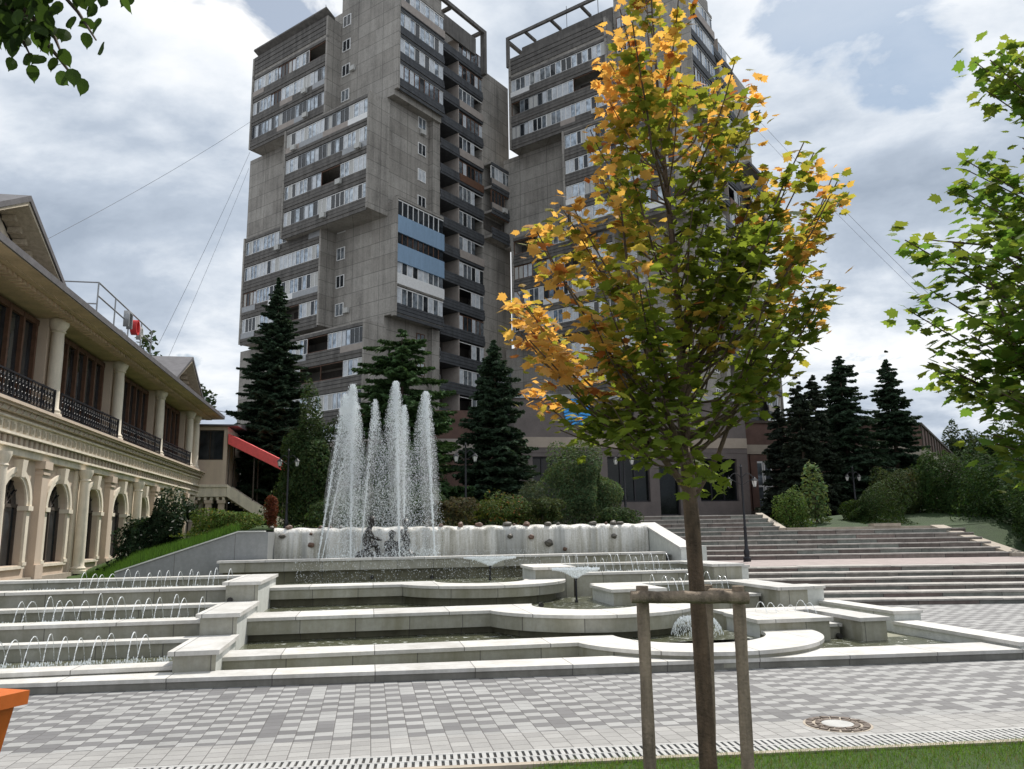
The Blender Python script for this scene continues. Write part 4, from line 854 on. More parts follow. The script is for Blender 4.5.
for i, c in enumerate(cent):
    # archivolt, jamb colonnettes, keystone
    mb = MB(); K = 14
    for k in range(K):
        a0, a1 = math.pi * k / K, math.pi * (k + 1) / K
        def q(rad, a, d): return FU.p(UW + d, c - rad * math.cos(a), spr + rad * math.sin(a))
        for r0, r1, d in ((aw + .002, aw + .14, .07), (aw + .142, aw + .32, .12)): mb.prism([q(r0, a0, 0), q(r0, a1, 0), q(r1, a1, 0), q(r1, a0, 0)], [q(r0, a0, d), q(r0, a1, d), q(r1, a1, d), q(r1, a0, d)])
    mb.prism([FU.p(UW, c - .14, spr + aw - .04), FU.p(UW, c + .14, spr + aw - .04), FU.p(UW, c + .2, spr + aw + .55), FU.p(UW, c - .2, spr + aw + .55)], [FU.p(UW + .26, c - .14, spr + aw - .04), FU.p(UW + .26, c + .14, spr + aw - .04), FU.p(UW + .3, c + .2, spr + aw + .55), FU.p(UW + .3, c - .2, spr + aw + .55)])
    for s in (-1, 1):
        e = c + s * (aw + .16); xb(mb, UW - .28 if s > 0 else UW, UW + .16, e - .2, e + .2, spr - .16, spr - .001)
        xb(mb, UW, UW + .08, e - .12, e + .12, sill + .1, spr - .16); xb(mb, UW, UW + .12, e - .16, e + .16, sill - .02, sill + .1)
    xb(mb, UW - .28, UW + .1, c - aw - .25, c + aw + .25, sill - .12, sill - .021)
    mb.build('arch_surround', M['stucco'], t)
    g = MB(); xb(g, UW - .315, UW - .28, c - aw - .05, c + aw + .05, sill, spr + aw); o = None
    w_ = MB(); xb(w_, UW - .28, UW - .21, c - aw, c + aw, spr - .06, spr + .06)
    for s in (-aw + .03, -.04, aw - .11): xb(w_, UW - .28, UW - .21, c + s, c + s + .08, sill, spr + aw - .1 if s == -.04 else spr)
    for a in (.6, 1.05, 2.1, 2.55):
        w_.tube([FU.p(UW - .24, c, spr), FU.p(UW - .24, c - aw * math.cos(a), spr + aw * math.sin(a))], .03, 5)
    w_.tube([FU.p(UW - .24, c - .5 * math.cos(a), spr + .5 * math.sin(a)) for a in fr_(0, math.pi, 12)], .03, 5)
    o = w_.build('window', M['darkwood'], t); g.build('pane', M['glassdark'], o)
for i in range(nb_ + 1):
    v = cent[0] - BAY / 2 + BAY * i
    mb = MB()
    if i % 2 == 1:   # square pilaster
        xb(mb, UW, UW + .24, v - .27, v + .27, .28, 4.35); xb(mb, UW, UW + .32, v - .34, v + .34, .2, .7); xb(mb, UW, UW + .34, v - .35, v + .35, 4.1, 4.38); xb(mb, UW, UW + .29, v - .3, v + .3, 3.9, 4.0); mb.build('pilaster', M['plaster'], t)
    else:
        xb(mb, UW, UW + .1, v - .3, v + .3, .28, 4.35); mb._lathe(FU.p(UW + .34, v, .2), [(.31, 0), (.31, .12), (.27, .14), (.29, .22), (.22, .3), (.215, .5), (.21, 1.6), (.185, 3.6), (.185, 3.7), (.22, 3.74), (.19, 3.8), (.22, 3.9), (.28, 4.05), (.28, 4.18)], 20, 0); mb.build('column', M['stucco'], t, True)
# lower entablature with dentils and frieze
mb = MB(); xb(mb, UW, UW + .22, VS, VE, 4.38, 4.62); xb(mb, UW, UW + .34, VS, VE, 4.62, 4.70)
xb(mb, UW, UW + .45, VS, VE, 4.98, 5.06); xb(mb, UW, UW + .30, VS, VE, 5.06, 5.5); xb(mb, UW, UW + .42, VS, VE, 5.5, 5.56); mb.build('entablature', M['stucco'], t)
mb = MB(); v = VS + .1
while v < VE: xb(mb, UW, UW + .33, v, v + .2, 4.702, 4.96); v += .42
mb.build('dentils', M['plaster'], t)
mb = MB(); v = VS + .1
while v < VE:
    if True:
        xb(mb, UW + .29, UW + .335, v, v + .2, 5.14, 5.42); xb(mb, UW + .29, UW + .32, v + .26, v + .36, 5.2, 5.36)
    v += .5
mb.build('frieze_relief', M['stuccod'], t)
mb = MB()
for a, b, d in ((5.56, 5.66, .36), (5.66, 5.84, .5), (5.84, 5.92, .62), (5.92, 6.02, .72)): xb(mb, UW, UW + d, VS, VE, a, b)
mb.build('balcony_cornice', M['plaster'], t)
mb = MB(); v = VS
while v < VE - .4: mb.prism([FU.p(UW + .5, v, 5.66), FU.p(UW + .5, v + .5, 5.66), FU.p(UW + .5, v + .25, 5.84)], [FU.p(UW + .54, v, 5.66), FU.p(UW + .54, v + .5, 5.66), FU.p(UW + .54, v + .25, 5.84)]); v += .52
mb.build('cornice_relief', M['stuccod'], t)
# upper gallery
UG = UW - .47
vcol = [31.0 + 7.5 * k for k in (-1, 0, 1, 2, 3)] + [55.4]
mb = MB()
for v in vcol: 
    mb._lathe(FU.p(UW + .25, v, 6.02), [(.36, 0), (.36, .12), (.3, .15), (.32, .24), (.24, .34), (.235, .8), (.23, 2.4), (.205, 3.2), (.27, 3.25), (.23, 3.3), (.34, 3.5), (.36, 3.62), (.36, 3.7)], 20, 0)
    mb.build('column', M['stucco'], t, True); mb = MB()
for v in vcol:
    mb = MB(); xb(mb, UG, UW - .02, v - .26, v + .3, 6.02, 9.72); mb.build('pilaster', M['plaster'], t)
for a, b in zip([VS] + vcol, vcol + [VE - .2]):
    if b - a < 2: continue
    g = MB(); xb(g, UG - .02, UG + .02, a, b, 6.02, 9.7); w_ = MB(); n = max(3, int(round((b - a) / 1.25)))
    for j in range(n + 1): x = a + .45 + (b - a - .9) * j / n; xb(w_, UG + .02, UG + .16, x - .07, x + .07, 6.02, 9.6)
    xb(w_, UG + .02, UG + .14, a, b, 9.42, 9.62); pass
    o = w_.build('gallery_window', M['bframe'], t); g.build('pane', M['glassdark'], o)
    # wrought iron balustrade
    r_ = MB(); x0, x1 = a + .3, b - .3; U = UW + .45
    xb(r_, U - .03, U + .03, x0, x1, 6.92, 6.98); xb(r_, U - .02, U + .02, x0, x1, 6.12, 6.16)
    m = max(2, int(round((x1 - x0) / 1.2)))
    for j in range(m + 1): x = x0 + (x1 - x0) * j / m; xb(r_, U - .025, U + .025, x - .025, x + .025, 6.04, 7.0)
    x = x0
    while x < x1 - .1:
        xb(r_, U - .012, U + .012, x, x + .024, 6.14, 6.94)
        cx_ = x + .13
        if cx_ + .14 < x1:
            r_.tube([FU.p(U, cx_ + .10 * math.cos(q_) * (1 - q_ / 14), 6.72 + .13 * math.sin(q_) * (1 - q_ / 14)) for q_ in fr_(0, 9, 14)], .014, 4)
            r_.tube([FU.p(U, cx_ - .10 * math.cos(q_) * (1 - q_ / 14), 6.36 - .15 * math.sin(q_) * (1 - q_ / 14)) for q_ in fr_(0, 9, 14)], .014, 4)
        x += .27
    r_.build('balustrade', M['iron'], t)
UE = UW + 1.62
mb = MB(); mb.prism([FU.p(UG - .2, VS - 2, 9.72), FU.p(UE, VS - 2, 9.78), FU.p(UE, VE + .6, 9.78), FU.p(UG - .2, VE + .6, 9.72)], [FU.p(UG - .2, VS - 2, 9.86), FU.p(UE, VS - 2, 9.92), FU.p(UE, VE + .6, 9.92), FU.p(UG - .2, VE + .6, 9.86)]); mb.build('soffit', M['soffit'], t)
mb = MB(); v = VS
while v < VE - .2: xb(mb, UW + .55, UW + .95, v, v + .17, 9.62, 9.76); v += .36
xb(mb, UW + .5, UW + .54, VS - 2, VE, 9.68, 9.76); xb(mb, UW + 1.15, UW + 1.2, VS - 2, VE, 9.72, 9.79); mb.build('eave_dentils', M['soffit'], t)
mb = MB(); xb(mb, UE - .02, UE + .06, VS - 2, VE + .62, 9.80, 10.02); xb(mb, UW - 14, UE - .021, VS - 2, VE + .6, 9.93, 10.0); mb.build('gutter', M['slate'], t)
# pediments standing on the roof edge
def gable(vc, half, zb, zp, U0, name='pediment', lab=None):
    over = .75
    m1 = MB(); m1.prism([FU.p(U0 - 1.0, vc - half + .4, zb), FU.p(U0 - 1.0, vc + half - .4, zb), FU.p(U0 - 1.0, vc, zp - .25)], [FU.p(U0 - 9, vc - half + .4, zb), FU.p(U0 - 9, vc + half - .4, zb), FU.p(U0 - 9, vc, zp - .25)]); g_ = m1.build(name, M['stucco'], t)
    m2 = MB()
    for s in (-1, 1):
        m2.prism([FU.p(U0, vc + s * (half + .3), zb - .12), FU.p(U0, vc, zp), FU.p(U0 - 9.2, vc, zp), FU.p(U0 - 9.2, vc + s * (half + .3), zb - .12)], [FU.p(U0, vc + s * (half + .3), zb + .05), FU.p(U0, vc, zp + .2), FU.p(U0 - 9.2, vc, zp + .2), FU.p(U0 - 9.2, vc + s * (half + .3), zb + .05)])
    m2.build('roof', M['slate'], g_)
    m3 = MB()
    for s in (-1, 1):
        n = int(half * 2.4)
        for j in range(1, n): f = j / n; y = vc + s * half * f; z_ = zp - .12 - (zp - zb) * f; xb(m3, U0 - .95, U0 - .55, y - .09, y + .09, z_ - .16, z_ + .02)
        m3.prism([FU.p(U0 - .05, vc + s * (half + .2), zb - .02 - .13), FU.p(U0 - .05, vc, zp - .14), FU.p(U0 - 1.0, vc, zp - .14), FU.p(U0 - 1.0, vc + s * (half + .2), zb - .15)], [FU.p(U0 - .05, vc + s * (half + .2), zb - .125), FU.p(U0 - .05, vc, zp - .004), FU.p(U0 - 1.0, vc, zp - .004), FU.p(U0 - 1.0, vc + s * (half + .2), zb - .125)])
    m3.build('rake_moulding', M['stuccod'], g_)
    m4 = MB()
    for q_ in range(9):
        a = q_ * .7; m4.tube([FU.p(U0 - .95, vc + .12 * q_ * math.cos(a + s2) * .9, zb + .45 + .1 * q_ * abs(math.sin(a)) * .5 + .08 * s2) for s2 in fr_(0, 1.5, 6)], .035, 5)
    m4.build('relief', M['slate'], g_)
gable(25.7, 3.55, 10.3, 12.25, -10.85)
gable(49.6, 3.8, 10.3, 12.35, -10.85)
# roof railing with sign
rt = thing('roof_railing', FU.p(-11, 36, 10), 'thin steel frame railing on the roof edge between the two gables', 'railing')
mb = MB(); U = -11.0; vs_ = [29.9, 32.8, 35.0, 37.0, 39.0, 40.8]
for v in vs_[1:]: mb.tube([FU.p(U, v, 9.95), FU.p(U, v, 11.85)], .035, 6)
mb.tube([FU.p(U, 32.8, 11.85), FU.p(U, 40.8, 11.85)], .035, 6); mb.tube([FU.p(U, 32.8, 11.3), FU.p(U, 40.8, 11.3)], .035, 6); mb.tube([FU.p(U, 32.8, 11.85), FU.p(U - 3.5, 32.8, 11.85)], .03, 6); mb.tube([FU.p(U, 32.8, 10.95), FU.p(U - 3.5, 32.8, 10.95)], .03, 6)
mb.tube([FU.p(U - 3.5, 32.8, 9.95), FU.p(U - 3.5, 32.8, 11.85)], .03, 6); mb.tube([FU.p(U, 40.8, 10.6), FU.p(U - 2.5, 40.8, 10.6)], .03, 6)
mb.build('frame', M['metal'], rt)
st_ = thing('roof_sign', FU.p(U + .1, 37, 10.6), 'roof sign of block letters with one round red letter, on the steel railing', 'sign')
o = text('П', 1.0, FU, U + .1, 36.2, 10.95, M['metal'], st_, .12, 'u'); o = text('О', .95, FU, U + .1, 37.3, 10.9, M['redsign'], st_, .14, 'u'); o = text('р', .85, FU, U + .1, 38.2, 11.0, M['ac'], st_, .1, 'u')
o = text('плз', .7, FU, U + .1, 35.4, 10.2, M['metal'], st_, .08, 'u')
# end annexe with stair and red canopy
VA = 57.0
t = thing('stair_annexe', FU.p(-10.5, VA, 1.7), 'small beige annexe with a dark window at the far end of the long building', 'building')
mb = MB(); ua, ub = -12.4, -9.85
for a, b, c, d in ((ua, -11.75, 5.15, 9.2), (-10.1, ub, 5.15, 9.2), (-11.75, -10.1, 5.15, 6.85), (-11.75, -10.1, 8.95, 9.2)): xb(mb, a, b, VA, VA + .3, c, d)
xb(mb, ua, ub, VA + .3, VA + 6, 4.2, 9.2); mb.build('wall', M['plaster'], t)
mb = MB(); xb(mb, ua, ub + .1, VA - .12, VA + .3, 4.3, 4.95); xb(mb, ua, ub + .18, VA - .2, VA + .3, 4.951, 5.14); v = ua
while v < ub: xb(mb, v, v + .18, VA - .05, VA + .3, 4.08, 4.28); v += .4
mb.build('cornice', M['stucco'], t)
mb = MB(); xb(mb, -11.75, -10.1, VA + .12, VA + .2, 6.85, 8.95, 0); o = mb.build('window', M['darkwood'], t); g = MB(); xb(g, -11.68, -11.05, VA + .08, VA + .12, 6.92, 8.88); xb(g, -10.97, -10.17, VA + .08, VA + .12, 6.92, 8.88); g.build('pane', M['glassdark'], o)
mb = MB(); mb.prism([FU.p(ua, VA - .5, 9.2), FU.p(ub + .7, VA - .5, 9.2), FU.p(ub + .7, VA + 6, 9.5), FU.p(ua, VA + 6, 9.5)], [FU.p(ua, VA - .5, 9.3), FU.p(ub + .7, VA - .5, 9.3), FU.p(ub + .7, VA + 6, 10.1), FU.p(ua, VA + 6, 10.1)]); mb.build('roof', M['slate'], t)
for u in (-11.9, -10.9, -10.05):
    mb = MB(); xb(mb, u - .2, u + .2, VA, VA + .4, .6, 3.85); xb(mb, u - .28, u + .28, VA - .06, VA + .46, 3.85, 4.07); mb.build('column', M['plaster'], t)
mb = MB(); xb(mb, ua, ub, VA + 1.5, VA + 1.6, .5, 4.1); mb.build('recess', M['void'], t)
mb = MB(); p0, p1 = (ub + .12, 4.32, 5.14), (atv(292, 528, VA)[0], 1.35, 2.2)
mb.prism([FU.p(p0[0], VA - .1, p0[1]), FU.p(p1[0], VA - .1, p1[1]), FU.p(p1[0], VA + .2, p1[1]), FU.p(p0[0], VA + .2, p0[1])], [FU.p(p0[0], VA - .1, p0[2]), FU.p(p1[0], VA - .1, p1[2]), FU.p(p1[0], VA + .2, p1[2]), FU.p(p0[0], VA + .2, p0[2])])
mb.prism([FU.p(p0[0], VA + 2.1, p0[1]), FU.p(p1[0], VA + 2.1, p1[1]), FU.p(p1[0], VA + 2.4, p1[1]), FU.p(p0[0], VA + 2.4, p0[1])], [FU.p(p0[0], VA + 2.1, p0[2]), FU.p(p1[0], VA + 2.1, p1[2]), FU.p(p1[0], VA + 2.4, p1[2]), FU.p(p0[0], VA + 2.4, p0[2])])
mb.build('stair_parapet', M['stucco'], t)
mb = MB()
for i in range(16):
    f = i / 16; u = p0[0] + (p1[0] - p0[0]) * f; xb(mb, u, u + (p1[0] - p0[0]) / 16 + .02, VA + .2, VA + 2.1, p0[1] - 2.9 * f - .25, p0[1] + .1 - 2.9 * f)
mb.build('outer_steps', M['coping'], t)
t = thing('red_canopy', FU.p(-7.5, VA + 1, 5), 'long sloping red canopy over the outside stair at the end of the building', 'canopy')
c0, c1 = atv(229, 434, VA), atv(286, 462, VA); mb = MB()
mb.prism([FU.p(c0[0], VA - .2, c0[1] - .72), FU.p(c1[0], VA - .2, c1[1] - .72), FU.p(c1[0], VA - .26, c1[1]), FU.p(c0[0], VA - .26, c0[1])][:4], [FU.p(c0[0], VA - .14, c0[1] - .72), FU.p(c1[0], VA - .14, c1[1] - .72), FU.p(c1[0], VA - .2, c1[1]), FU.p(c0[0], VA - .2, c0[1])])
mb.prism([FU.p(c0[0], VA - .2, c0[1] - .06), FU.p(c1[0], VA - .2, c1[1] - .06), FU.p(c1[0], VA + 2.4, c1[1] + .1), FU.p(c0[0], VA + 2.4, c0[1] + .1)], [FU.p(c0[0], VA - .2, c0[1]), FU.p(c1[0], VA - .2, c1[1]), FU.p(c1[0], VA + 2.4, c1[1] + .16), FU.p(c0[0], VA + 2.4, c0[1] + .16)]); mb.build('sheet', M['red'], t)
mb = MB()
for f in (.02, .45, .97):
    u = c0[0] + (c1[0] - c0[0]) * f; z_ = c0[1] + (c1[1] - c0[1]) * f; mb.tube([FU.p(u, VA + .1, 1.5), FU.p(u, VA + .1, z_ - .1)], .05, 6); mb.tube([FU.p(u, VA + 2.2, 1.5), FU.p(u, VA + 2.2, z_)], .05, 6)
mb.build('post', M['darkwood'], t)
# cables across the sky
def cable(pts, label, r_=.03):
    mb = MB(); P = [Vector(p) for p in pts]; n = 24; a, b = P; q = [a.lerp(b, i / n) - Vector((0, 0, 1)) * 4 * (a - b).length * .01 * (i / n) * (1 - i / n) for i in range(n + 1)]
    mb.tube(q, r_, 5); tag(mb.build('cable', M['cable']), label, 'cable')
cable([wy(250, 122, 92), wy(40, 243, 60)], 'single cable running from the left tower to the upper left sky', .018)
cable([wy(250, 152, 92), wy(158, 345, 70)], 'steep upper cable between the left tower and the long building roof', .018)
cable([wy(249, 168, 92), wy(168, 358, 70)], 'steep lower cable between the left tower and the long building roof', .015)
cable([wy(745, 105, 96), wy(935, 300, 70)], 'upper of two cables running down right from the orange maple', .018)
cable([wy(748, 120, 96), wy(930, 305, 70)], 'lower of two cables running down right from the orange maple', .015)
cable([wy(205, 408, 60), wy(300, 425, 60)], 'short cable between the long building eave and the spruce', .025)
# ================================================================== STATUES (dark wet bronze children in the top basin)
def skin_body(name, joints, edges, loc, rot, mat, parent, sub=2):
    me = bpy.data.meshes.new(name); me.from_pydata([j[:3] for j in joints], edges, []); o = bpy.data.objects.new(name, me); col.objects.link(o)
    sk = o.modifiers.new('skin', 'SKIN'); 
    if not me.skin_vertices: 
        try: me.attributes.new('x', 'FLOAT', 'POINT')
        except Exception: pass
    for i, j in enumerate(joints):
        sv = me.skin_vertices[0].data[i]; sv.radius = (j[3], j[4] if len(j) > 4 else j[3]); sv.use_root = (i == 0)
    sk.use_smooth_shade = True; ss = o.modifiers.new('sub', 'SUBSURF'); ss.levels = sub; ss.render_levels = sub
    me.materials.append(mat); o.parent = parent; o.rotation_euler = (0, 0, rot); return o
def child_statue(px, v, ytop, rot, pose, label):
    u, zt = atv(px, ytop, v); z0 = 1.0; H = zt - z0; t = thing('bronze_statue', FU.p(u, v, z0), label, 'statue', None); k = H / 1.0
    if pose == 0:   # seated on a stone, head bowed, arms reaching forward over raised knees   (x = forward)
        J = [(0, 0, .34, .12, .11), (.02, 0, .5, .10, .12), (.05, 0, .64, .11, .13), (.08, 0, .73, .055), (.13, 0, .80, .05), (.15, 0, .86, .09, .10), (.16, 0, .93, .085),
             (.02, .11, .33, .08), (.24, .13, .42, .065), (.30, .13, .22, .05), (.30, .13, .05, .042), (.39, .13, .03, .03),
             (.02, -.11, .33, .08), (.22, -.14, .36, .065), (.29, -.15, .18, .05), (.28, -.15, .05, .042), (.37, -.15, .03, .03),
             (.07, .15, .65, .05), (.16, .19, .52, .04), (.29, .12, .50, .033), (.36, .09, .49, .03), (.07, -.15, .65, .05), (.15, -.2, .5, .04), (.28, -.13, .47, .033), (.35, -.1, .46, .03)]
    elif pose == 1:   # crouching low, arms round the knees
        J = [(0, 0, .2, .12, .12), (.03, 0, .36, .11, .12), (.08, 0, .5, .10, .12), (.12, 0, .58, .05), (.16, 0, .64, .05), (.18, 0, .72, .10, .10), (.18, 0, .8, .09),
             (.03, .1, .2, .08), (.2, .15, .38, .06), (.2, .15, .18, .05), (.18, .15, .04, .04), (.27, .15, .03, .03),
             (.03, -.1, .2, .08), (.2, -.15, .38, .06), (.2, -.15, .18, .05), (.18, -.15, .04, .04), (.27, -.15, .03, .03),
             (.08, .15, .5, .05), (.17, .21, .38, .04), (.28, .12, .36, .033), (.33, .05, .36, .03), (.08, -.15, .5, .05), (.17, -.21, .38, .04), (.28, -.1, .34, .033), (.33, -.02, .34, .03)]
    else:             # kneeling upright, one arm lifted to the face
        J = [(0, 0, .3, .11, .12), (0, 0, .46, .095, .11), (.01, 0, .62, .105, .13), (.02, 0, .72, .05), (.03, 0, .78, .048), (.05, 0, .85, .09, .085), (.05, 0, .93, .08),
             (.01, .1, .28, .08), (.2, .12, .12, .06), (.05, .12, .06, .05), (-.15, .12, .05, .04), (-.22, .12, .04, .03),
             (.01, -.1, .28, .08), (.22, -.12, .26, .06), (.24, -.12, .14, .05), (.24, -.12, .05, .04), (.32, -.12, .03, .03),
             (.01, .15, .63, .05), (.1, .2, .52, .04), (.17, .12, .64, .033), (.13, .06, .74, .03), (.01, -.15, .63, .05), (.08, -.19, .48, .04), (.2, -.16, .40, .033), (.26, -.14, .36, .03)]
    J = [tuple(x * k for x in j) for j in J]
    E_ = [(0, 1), (1, 2), (2, 3), (3, 4), (4, 5), (5, 6), (0, 7), (7, 8), (8, 9), (9, 10), (10, 11), (0, 12), (12, 13), (13, 14), (14, 15), (15, 16), (2, 17), (17, 18), (18, 19), (19, 20), (2, 21), (21, 22), (22, 23), (23, 24)]
    skin_body('body', J, E_, None, rot, M['bronze'], t)
    bm = bmesh.new(); bmesh.ops.create_uvsphere(bm, u_segments=18, v_segments=12, radius=.105 * k)
    hx, hz = J[5][0] - .012 * k, J[5][2] + .035 * k
    for q in bm.verts:
        if q.co.x > .05 * k and q.co.z < .03 * k: q.co.x *= .55
        q.co *= 1 + .06 * math.sin(q.co.z * 90 / k + q.co.y * 60 / k); 
    bmesh.ops.translate(bm, verts=bm.verts, vec=(hx, 0, hz)); me = bpy.data.meshes.new('hair'); bm.to_mesh(me); bm.free(); me.materials.append(M['bronze'])
    for p in me.polygons: p.use_smooth = True
    h_ = bpy.data.objects.new('hair', me); col.objects.link(h_); h_.parent = t; h_.rotation_euler = (0, 0, rot)
    bm = bmesh.new(); bmesh.ops.create_icosphere(bm, subdivisions=3, radius=.2 * k)
    for q in bm.verts: q.co = Vector((q.co.x * 1.2, q.co.y * 1.1, q.co.z * .8)) * (1 + .12 * math.sin(q.co.x * 20 + 1) * math.cos(q.co.y * 17)); q.co.z += .1 * k
    me = bpy.data.meshes.new('rock_seat'); bm.to_mesh(me); bm.free(); me.materials.append(M['bronze']); r_ = bpy.data.objects.new('rock_seat', me); col.objects.link(r_); r_.parent = t
child_statue(366, 18.35, 516, R(20), 0, 'dark bronze seated child with bowed head, left of the three statues in the jets')
child_statue(390, 18.45, 525, R(-60), 1, 'dark bronze crouching child, lowest and middle of the three statues in the jets')
child_statue(407, 18.5, 518, R(200), 2, 'dark bronze kneeling child with raised arm, right of the three statues in the jets')
# ================================================================== LAMPS
def lamp_post(px, pybase, pytop, v, zb, label, arms=.33):
    u, zt = atv(px, pytop, v); H = zt - zb; t = thing('street_lamp', FU.p(u, v, zb), label, 'street lamp', 'black twin lantern street lamps'); c = FU.p(u, v, zb); s = 1
    mb = MB(); mb._lathe(c, [(.11, 0), (.11, .1), (.075, .14), (.085, .3), (.05, .36), (.042, .9), (.05, .95), (.035, 1.0), (.03, H - .12), (.045, H - .08), (.02, H - .05), (.008, H)], 12, 0); mb.build('pole', M['iron'], t, True)
    for sx in (-1, 1):
        mb = MB(); mb.tube([FU.p(u + sx * arms * f, v, zb + H - .42 + .16 * math.sin(f * math.pi) - .02 * f) for f in fr_(0, 1, 9)], .014, 6); mb.tube([FU.p(u + sx * arms * f, v, zb + H - .62 + .22 * f) for f in (0, .5, .8)], .01, 5); mb.build('arm', M['iron'], t)
        lc = FU.p(u + sx * arms, v, zb + H - .66); mb = MB(); mb._lathe(lc, [(.045, 0), (.085, .17)], 6, 0); o = mb.build('lantern', M['lantern'], t)
        mb = MB(); mb._lathe(lc, [(.11, .172), (.10, .19), (.045, .25), (.02, .27), (.008, .32)], 6, 0); mb._lathe(lc, [(.015, -.05), (.05, -.005)], 6, 0)
        for k in range(6):
            a = k * math.pi / 3; mb.tube([(lc[0] + .045 * math.cos(a), lc[1] + .045 * math.sin(a), lc[2]), (lc[0] + .085 * math.cos(a), lc[1] + .085 * math.sin(a), lc[2] + .17)], .006, 4)
        mb.build('cage', M['iron'], o)
lamp_post(740.5, 562, 464, 21.2, .662, 'nearest twin lantern lamp post standing on the terrace right of the maple', .40)
lamp_post(623, 521, 446, 26.5, 1.75, 'twin lantern lamp post between the round juniper and the maple', .30)
lamp_post(465.5, 520, 442, 26.0, 1.75, 'twin lantern lamp post left of the dark middle spruce', .32)
lamp_post(852, 520, 466, 32.0, 1.9, 'distant twin lantern lamp post among the right spruces', .30)
lamp_post(289, 530, 448, 29.0, 1.8, 'dark lamp post beside the left spruce near the red canopy', .30)
# ================================================================== ORANGE BIN
t = thing('rubbish_container', (-2.2, 3.3, 0), 'orange plastic rubbish container cut off at the left edge', 'bin')
BN = Fr(R(-72), *wy(30, 690, 3.5)[:2]); zr = wy(30, 690, 3.5)[2]
def ring_(x0, x1, y0, y1, z): return [BN.p(x0, y0, z), BN.p(x1, y0, z), BN.p(x1, y1, z), BN.p(x0, y1, z)]
mb = MB()
def tray(mb, a0, a1, z0, z1, th):   # open tapered tub, walls of thickness th
    o0 = ring_(*a0, z0); o1 = ring_(*a1, z1); i0 = ring_(a0[0] + th, a0[1] - th, a0[2] + th, a0[3] - th, z0 + .02); i1 = ring_(a1[0] + th, a1[1] - th, a1[2] + th, a1[3] - th, z1)
    n = len(mb.v); mb.v += o0 + o1 + i0 + i1
    for i in range(4):
        j = (i + 1) % 4
        for q in ((n + i, n + j, n + 4 + j, n + 4 + i), (n + 12 + i, n + 12 + j, n + 8 + j, n + 8 + i), (n + 4 + i, n + 4 + j, n + 12 + j, n + 12 + i)): mb.f.append(q); mb.m.append(0)
    mb.f.append((n + 3, n + 2, n + 1, n)); mb.m.append(0); mb.f.append((n + 8, n + 9, n + 10, n + 11)); mb.m.append(0)
tray(mb, (-.85, -.17, .12, .66), (-.95, -.035, .035, .80), .1, zr - .05, .02); mb.build('body', M['orange'], t)
mb = MB(); tray(mb, (-.99, -.005, .0, .85), (-1.0, 0, -.0, .86), zr - .055, zr, .075); mb.f.pop(); mb.m.pop(); mb.f.pop(); mb.m.pop(); mb.build('rim', M['orange'], t)
for y in (.2, .45, .68):
    mb = MB(); mb.prism([BN.p(-.04, y, zr - .06), BN.p(-.005, y, zr - .06), BN.p(-.055, y, zr - .2)], [BN.p(-.04, y + .02, zr - .06), BN.p(-.005, y + .02, zr - .06), BN.p(-.055, y + .02, zr - .2)]); mb.build('rib', M['orange'], t)
for y in (.2, .55):
    mb = MB(); mb.tube([BN.p(-.3, y, .09), BN.p(-.24, y, .09)], .09, 16); mb.build('wheel', M['cable'], t)
# ================================================================== TREES
def limb_path(a, b, bend, n=7):
    a, b = np.array(a, float), np.array(b, float); k = np.array([0, 0, 1.]); pts = []
    for i in range(n): f = i / (n - 1); pts.append(a + (b - a) * f - k * bend * math.sin(math.pi * f) * np.linalg.norm(b - a) + rng.normal(0, .006, 3) * (0 < i < n - 1) * np.linalg.norm(b - a))
    return pts
def crown_leaves(paths, n, size, droop, shape, spread):
    C = []; D = []
    w_ = np.array([np.linalg.norm(np.array(p[-1]) - np.array(p[0])) for p in paths]); w_ = w_ / w_.sum(); idx = rng.choice(len(paths), n, p=w_)
    for i in idx:
        P = paths[i]; f = .42 + .58 * rng.random() ** .7; x = f * (len(P) - 1); k = min(int(x), len(P) - 2); c = np.array(P[k]) * (1 - (x - k)) + np.array(P[k + 1]) * (x - k)
        d = np.clip(rng.normal(0, 1, 3), -1.7, 1.7); d[2] *= .8; C.append(c + d * spread * (.5 + .5 * f)); D.append(d)
    return np.array(C), np.array(D)
def inpoly(poly, x, y):
    c = False; j = len(poly) - 1
    for i in range(len(poly)):
        if (poly[i][1] > y) != (poly[j][1] > y) and x < (poly[j][0] - poly[i][0]) * (y - poly[i][1]) / (poly[j][1] - poly[i][1]) + poly[i][0]: c = not c
        j = i
    return c
def sample_poly(poly, n):
    xs = [p[0] for p in poly]; ys = [p[1] for p in poly]; o = []
    while len(o) < n:
        x, y = rng.uniform(min(xs), max(xs)), rng.uniform(min(ys), max(ys))
        if inpoly(poly, x, y): o.append((x, y))
    return o
# --- the young maple in front: trunk, limbs, turning leaves
Y0 = 4.2
mt = thing('maple_tree', (wy(708, 769, Y0)[0], Y0, 0), 'young maple with leaves turning orange, held by a timber frame', 'tree')
tr = [Vector((wy(709, 769, Y0)[0] + .005, Y0, 0)), wy(708, 760, Y0), wy(702, 660, Y0), wy(697, 590, Y0), wy(692, 520, Y0), wy(688, 480, Y0), wy(684, 420, Y0), wy(681, 350, Y0 + .02), wy(676, 280, Y0 + .03), wy(668, 200, Y0), wy(660, 120, Y0 - .02), wy(654, 40, Y0), wy(650, -20, Y0)]
mb = MB(); mb.tube(tr, [.049, .046, .043, .041, .042, .036, .030, .025, .020, .015, .010, .007, .003], 14); trunk_o = mb.build('trunk', M['barkp'], mt, True)
def on_trunk(z):
    for a, b in zip(tr, tr[1:]):
        if a.z <= z <= b.z: return np.array(a.lerp(b, (z - a.z) / max(1e-6, b.z - a.z)))
    return np.array(tr[-1] if z > tr[-1].z else tr[0])
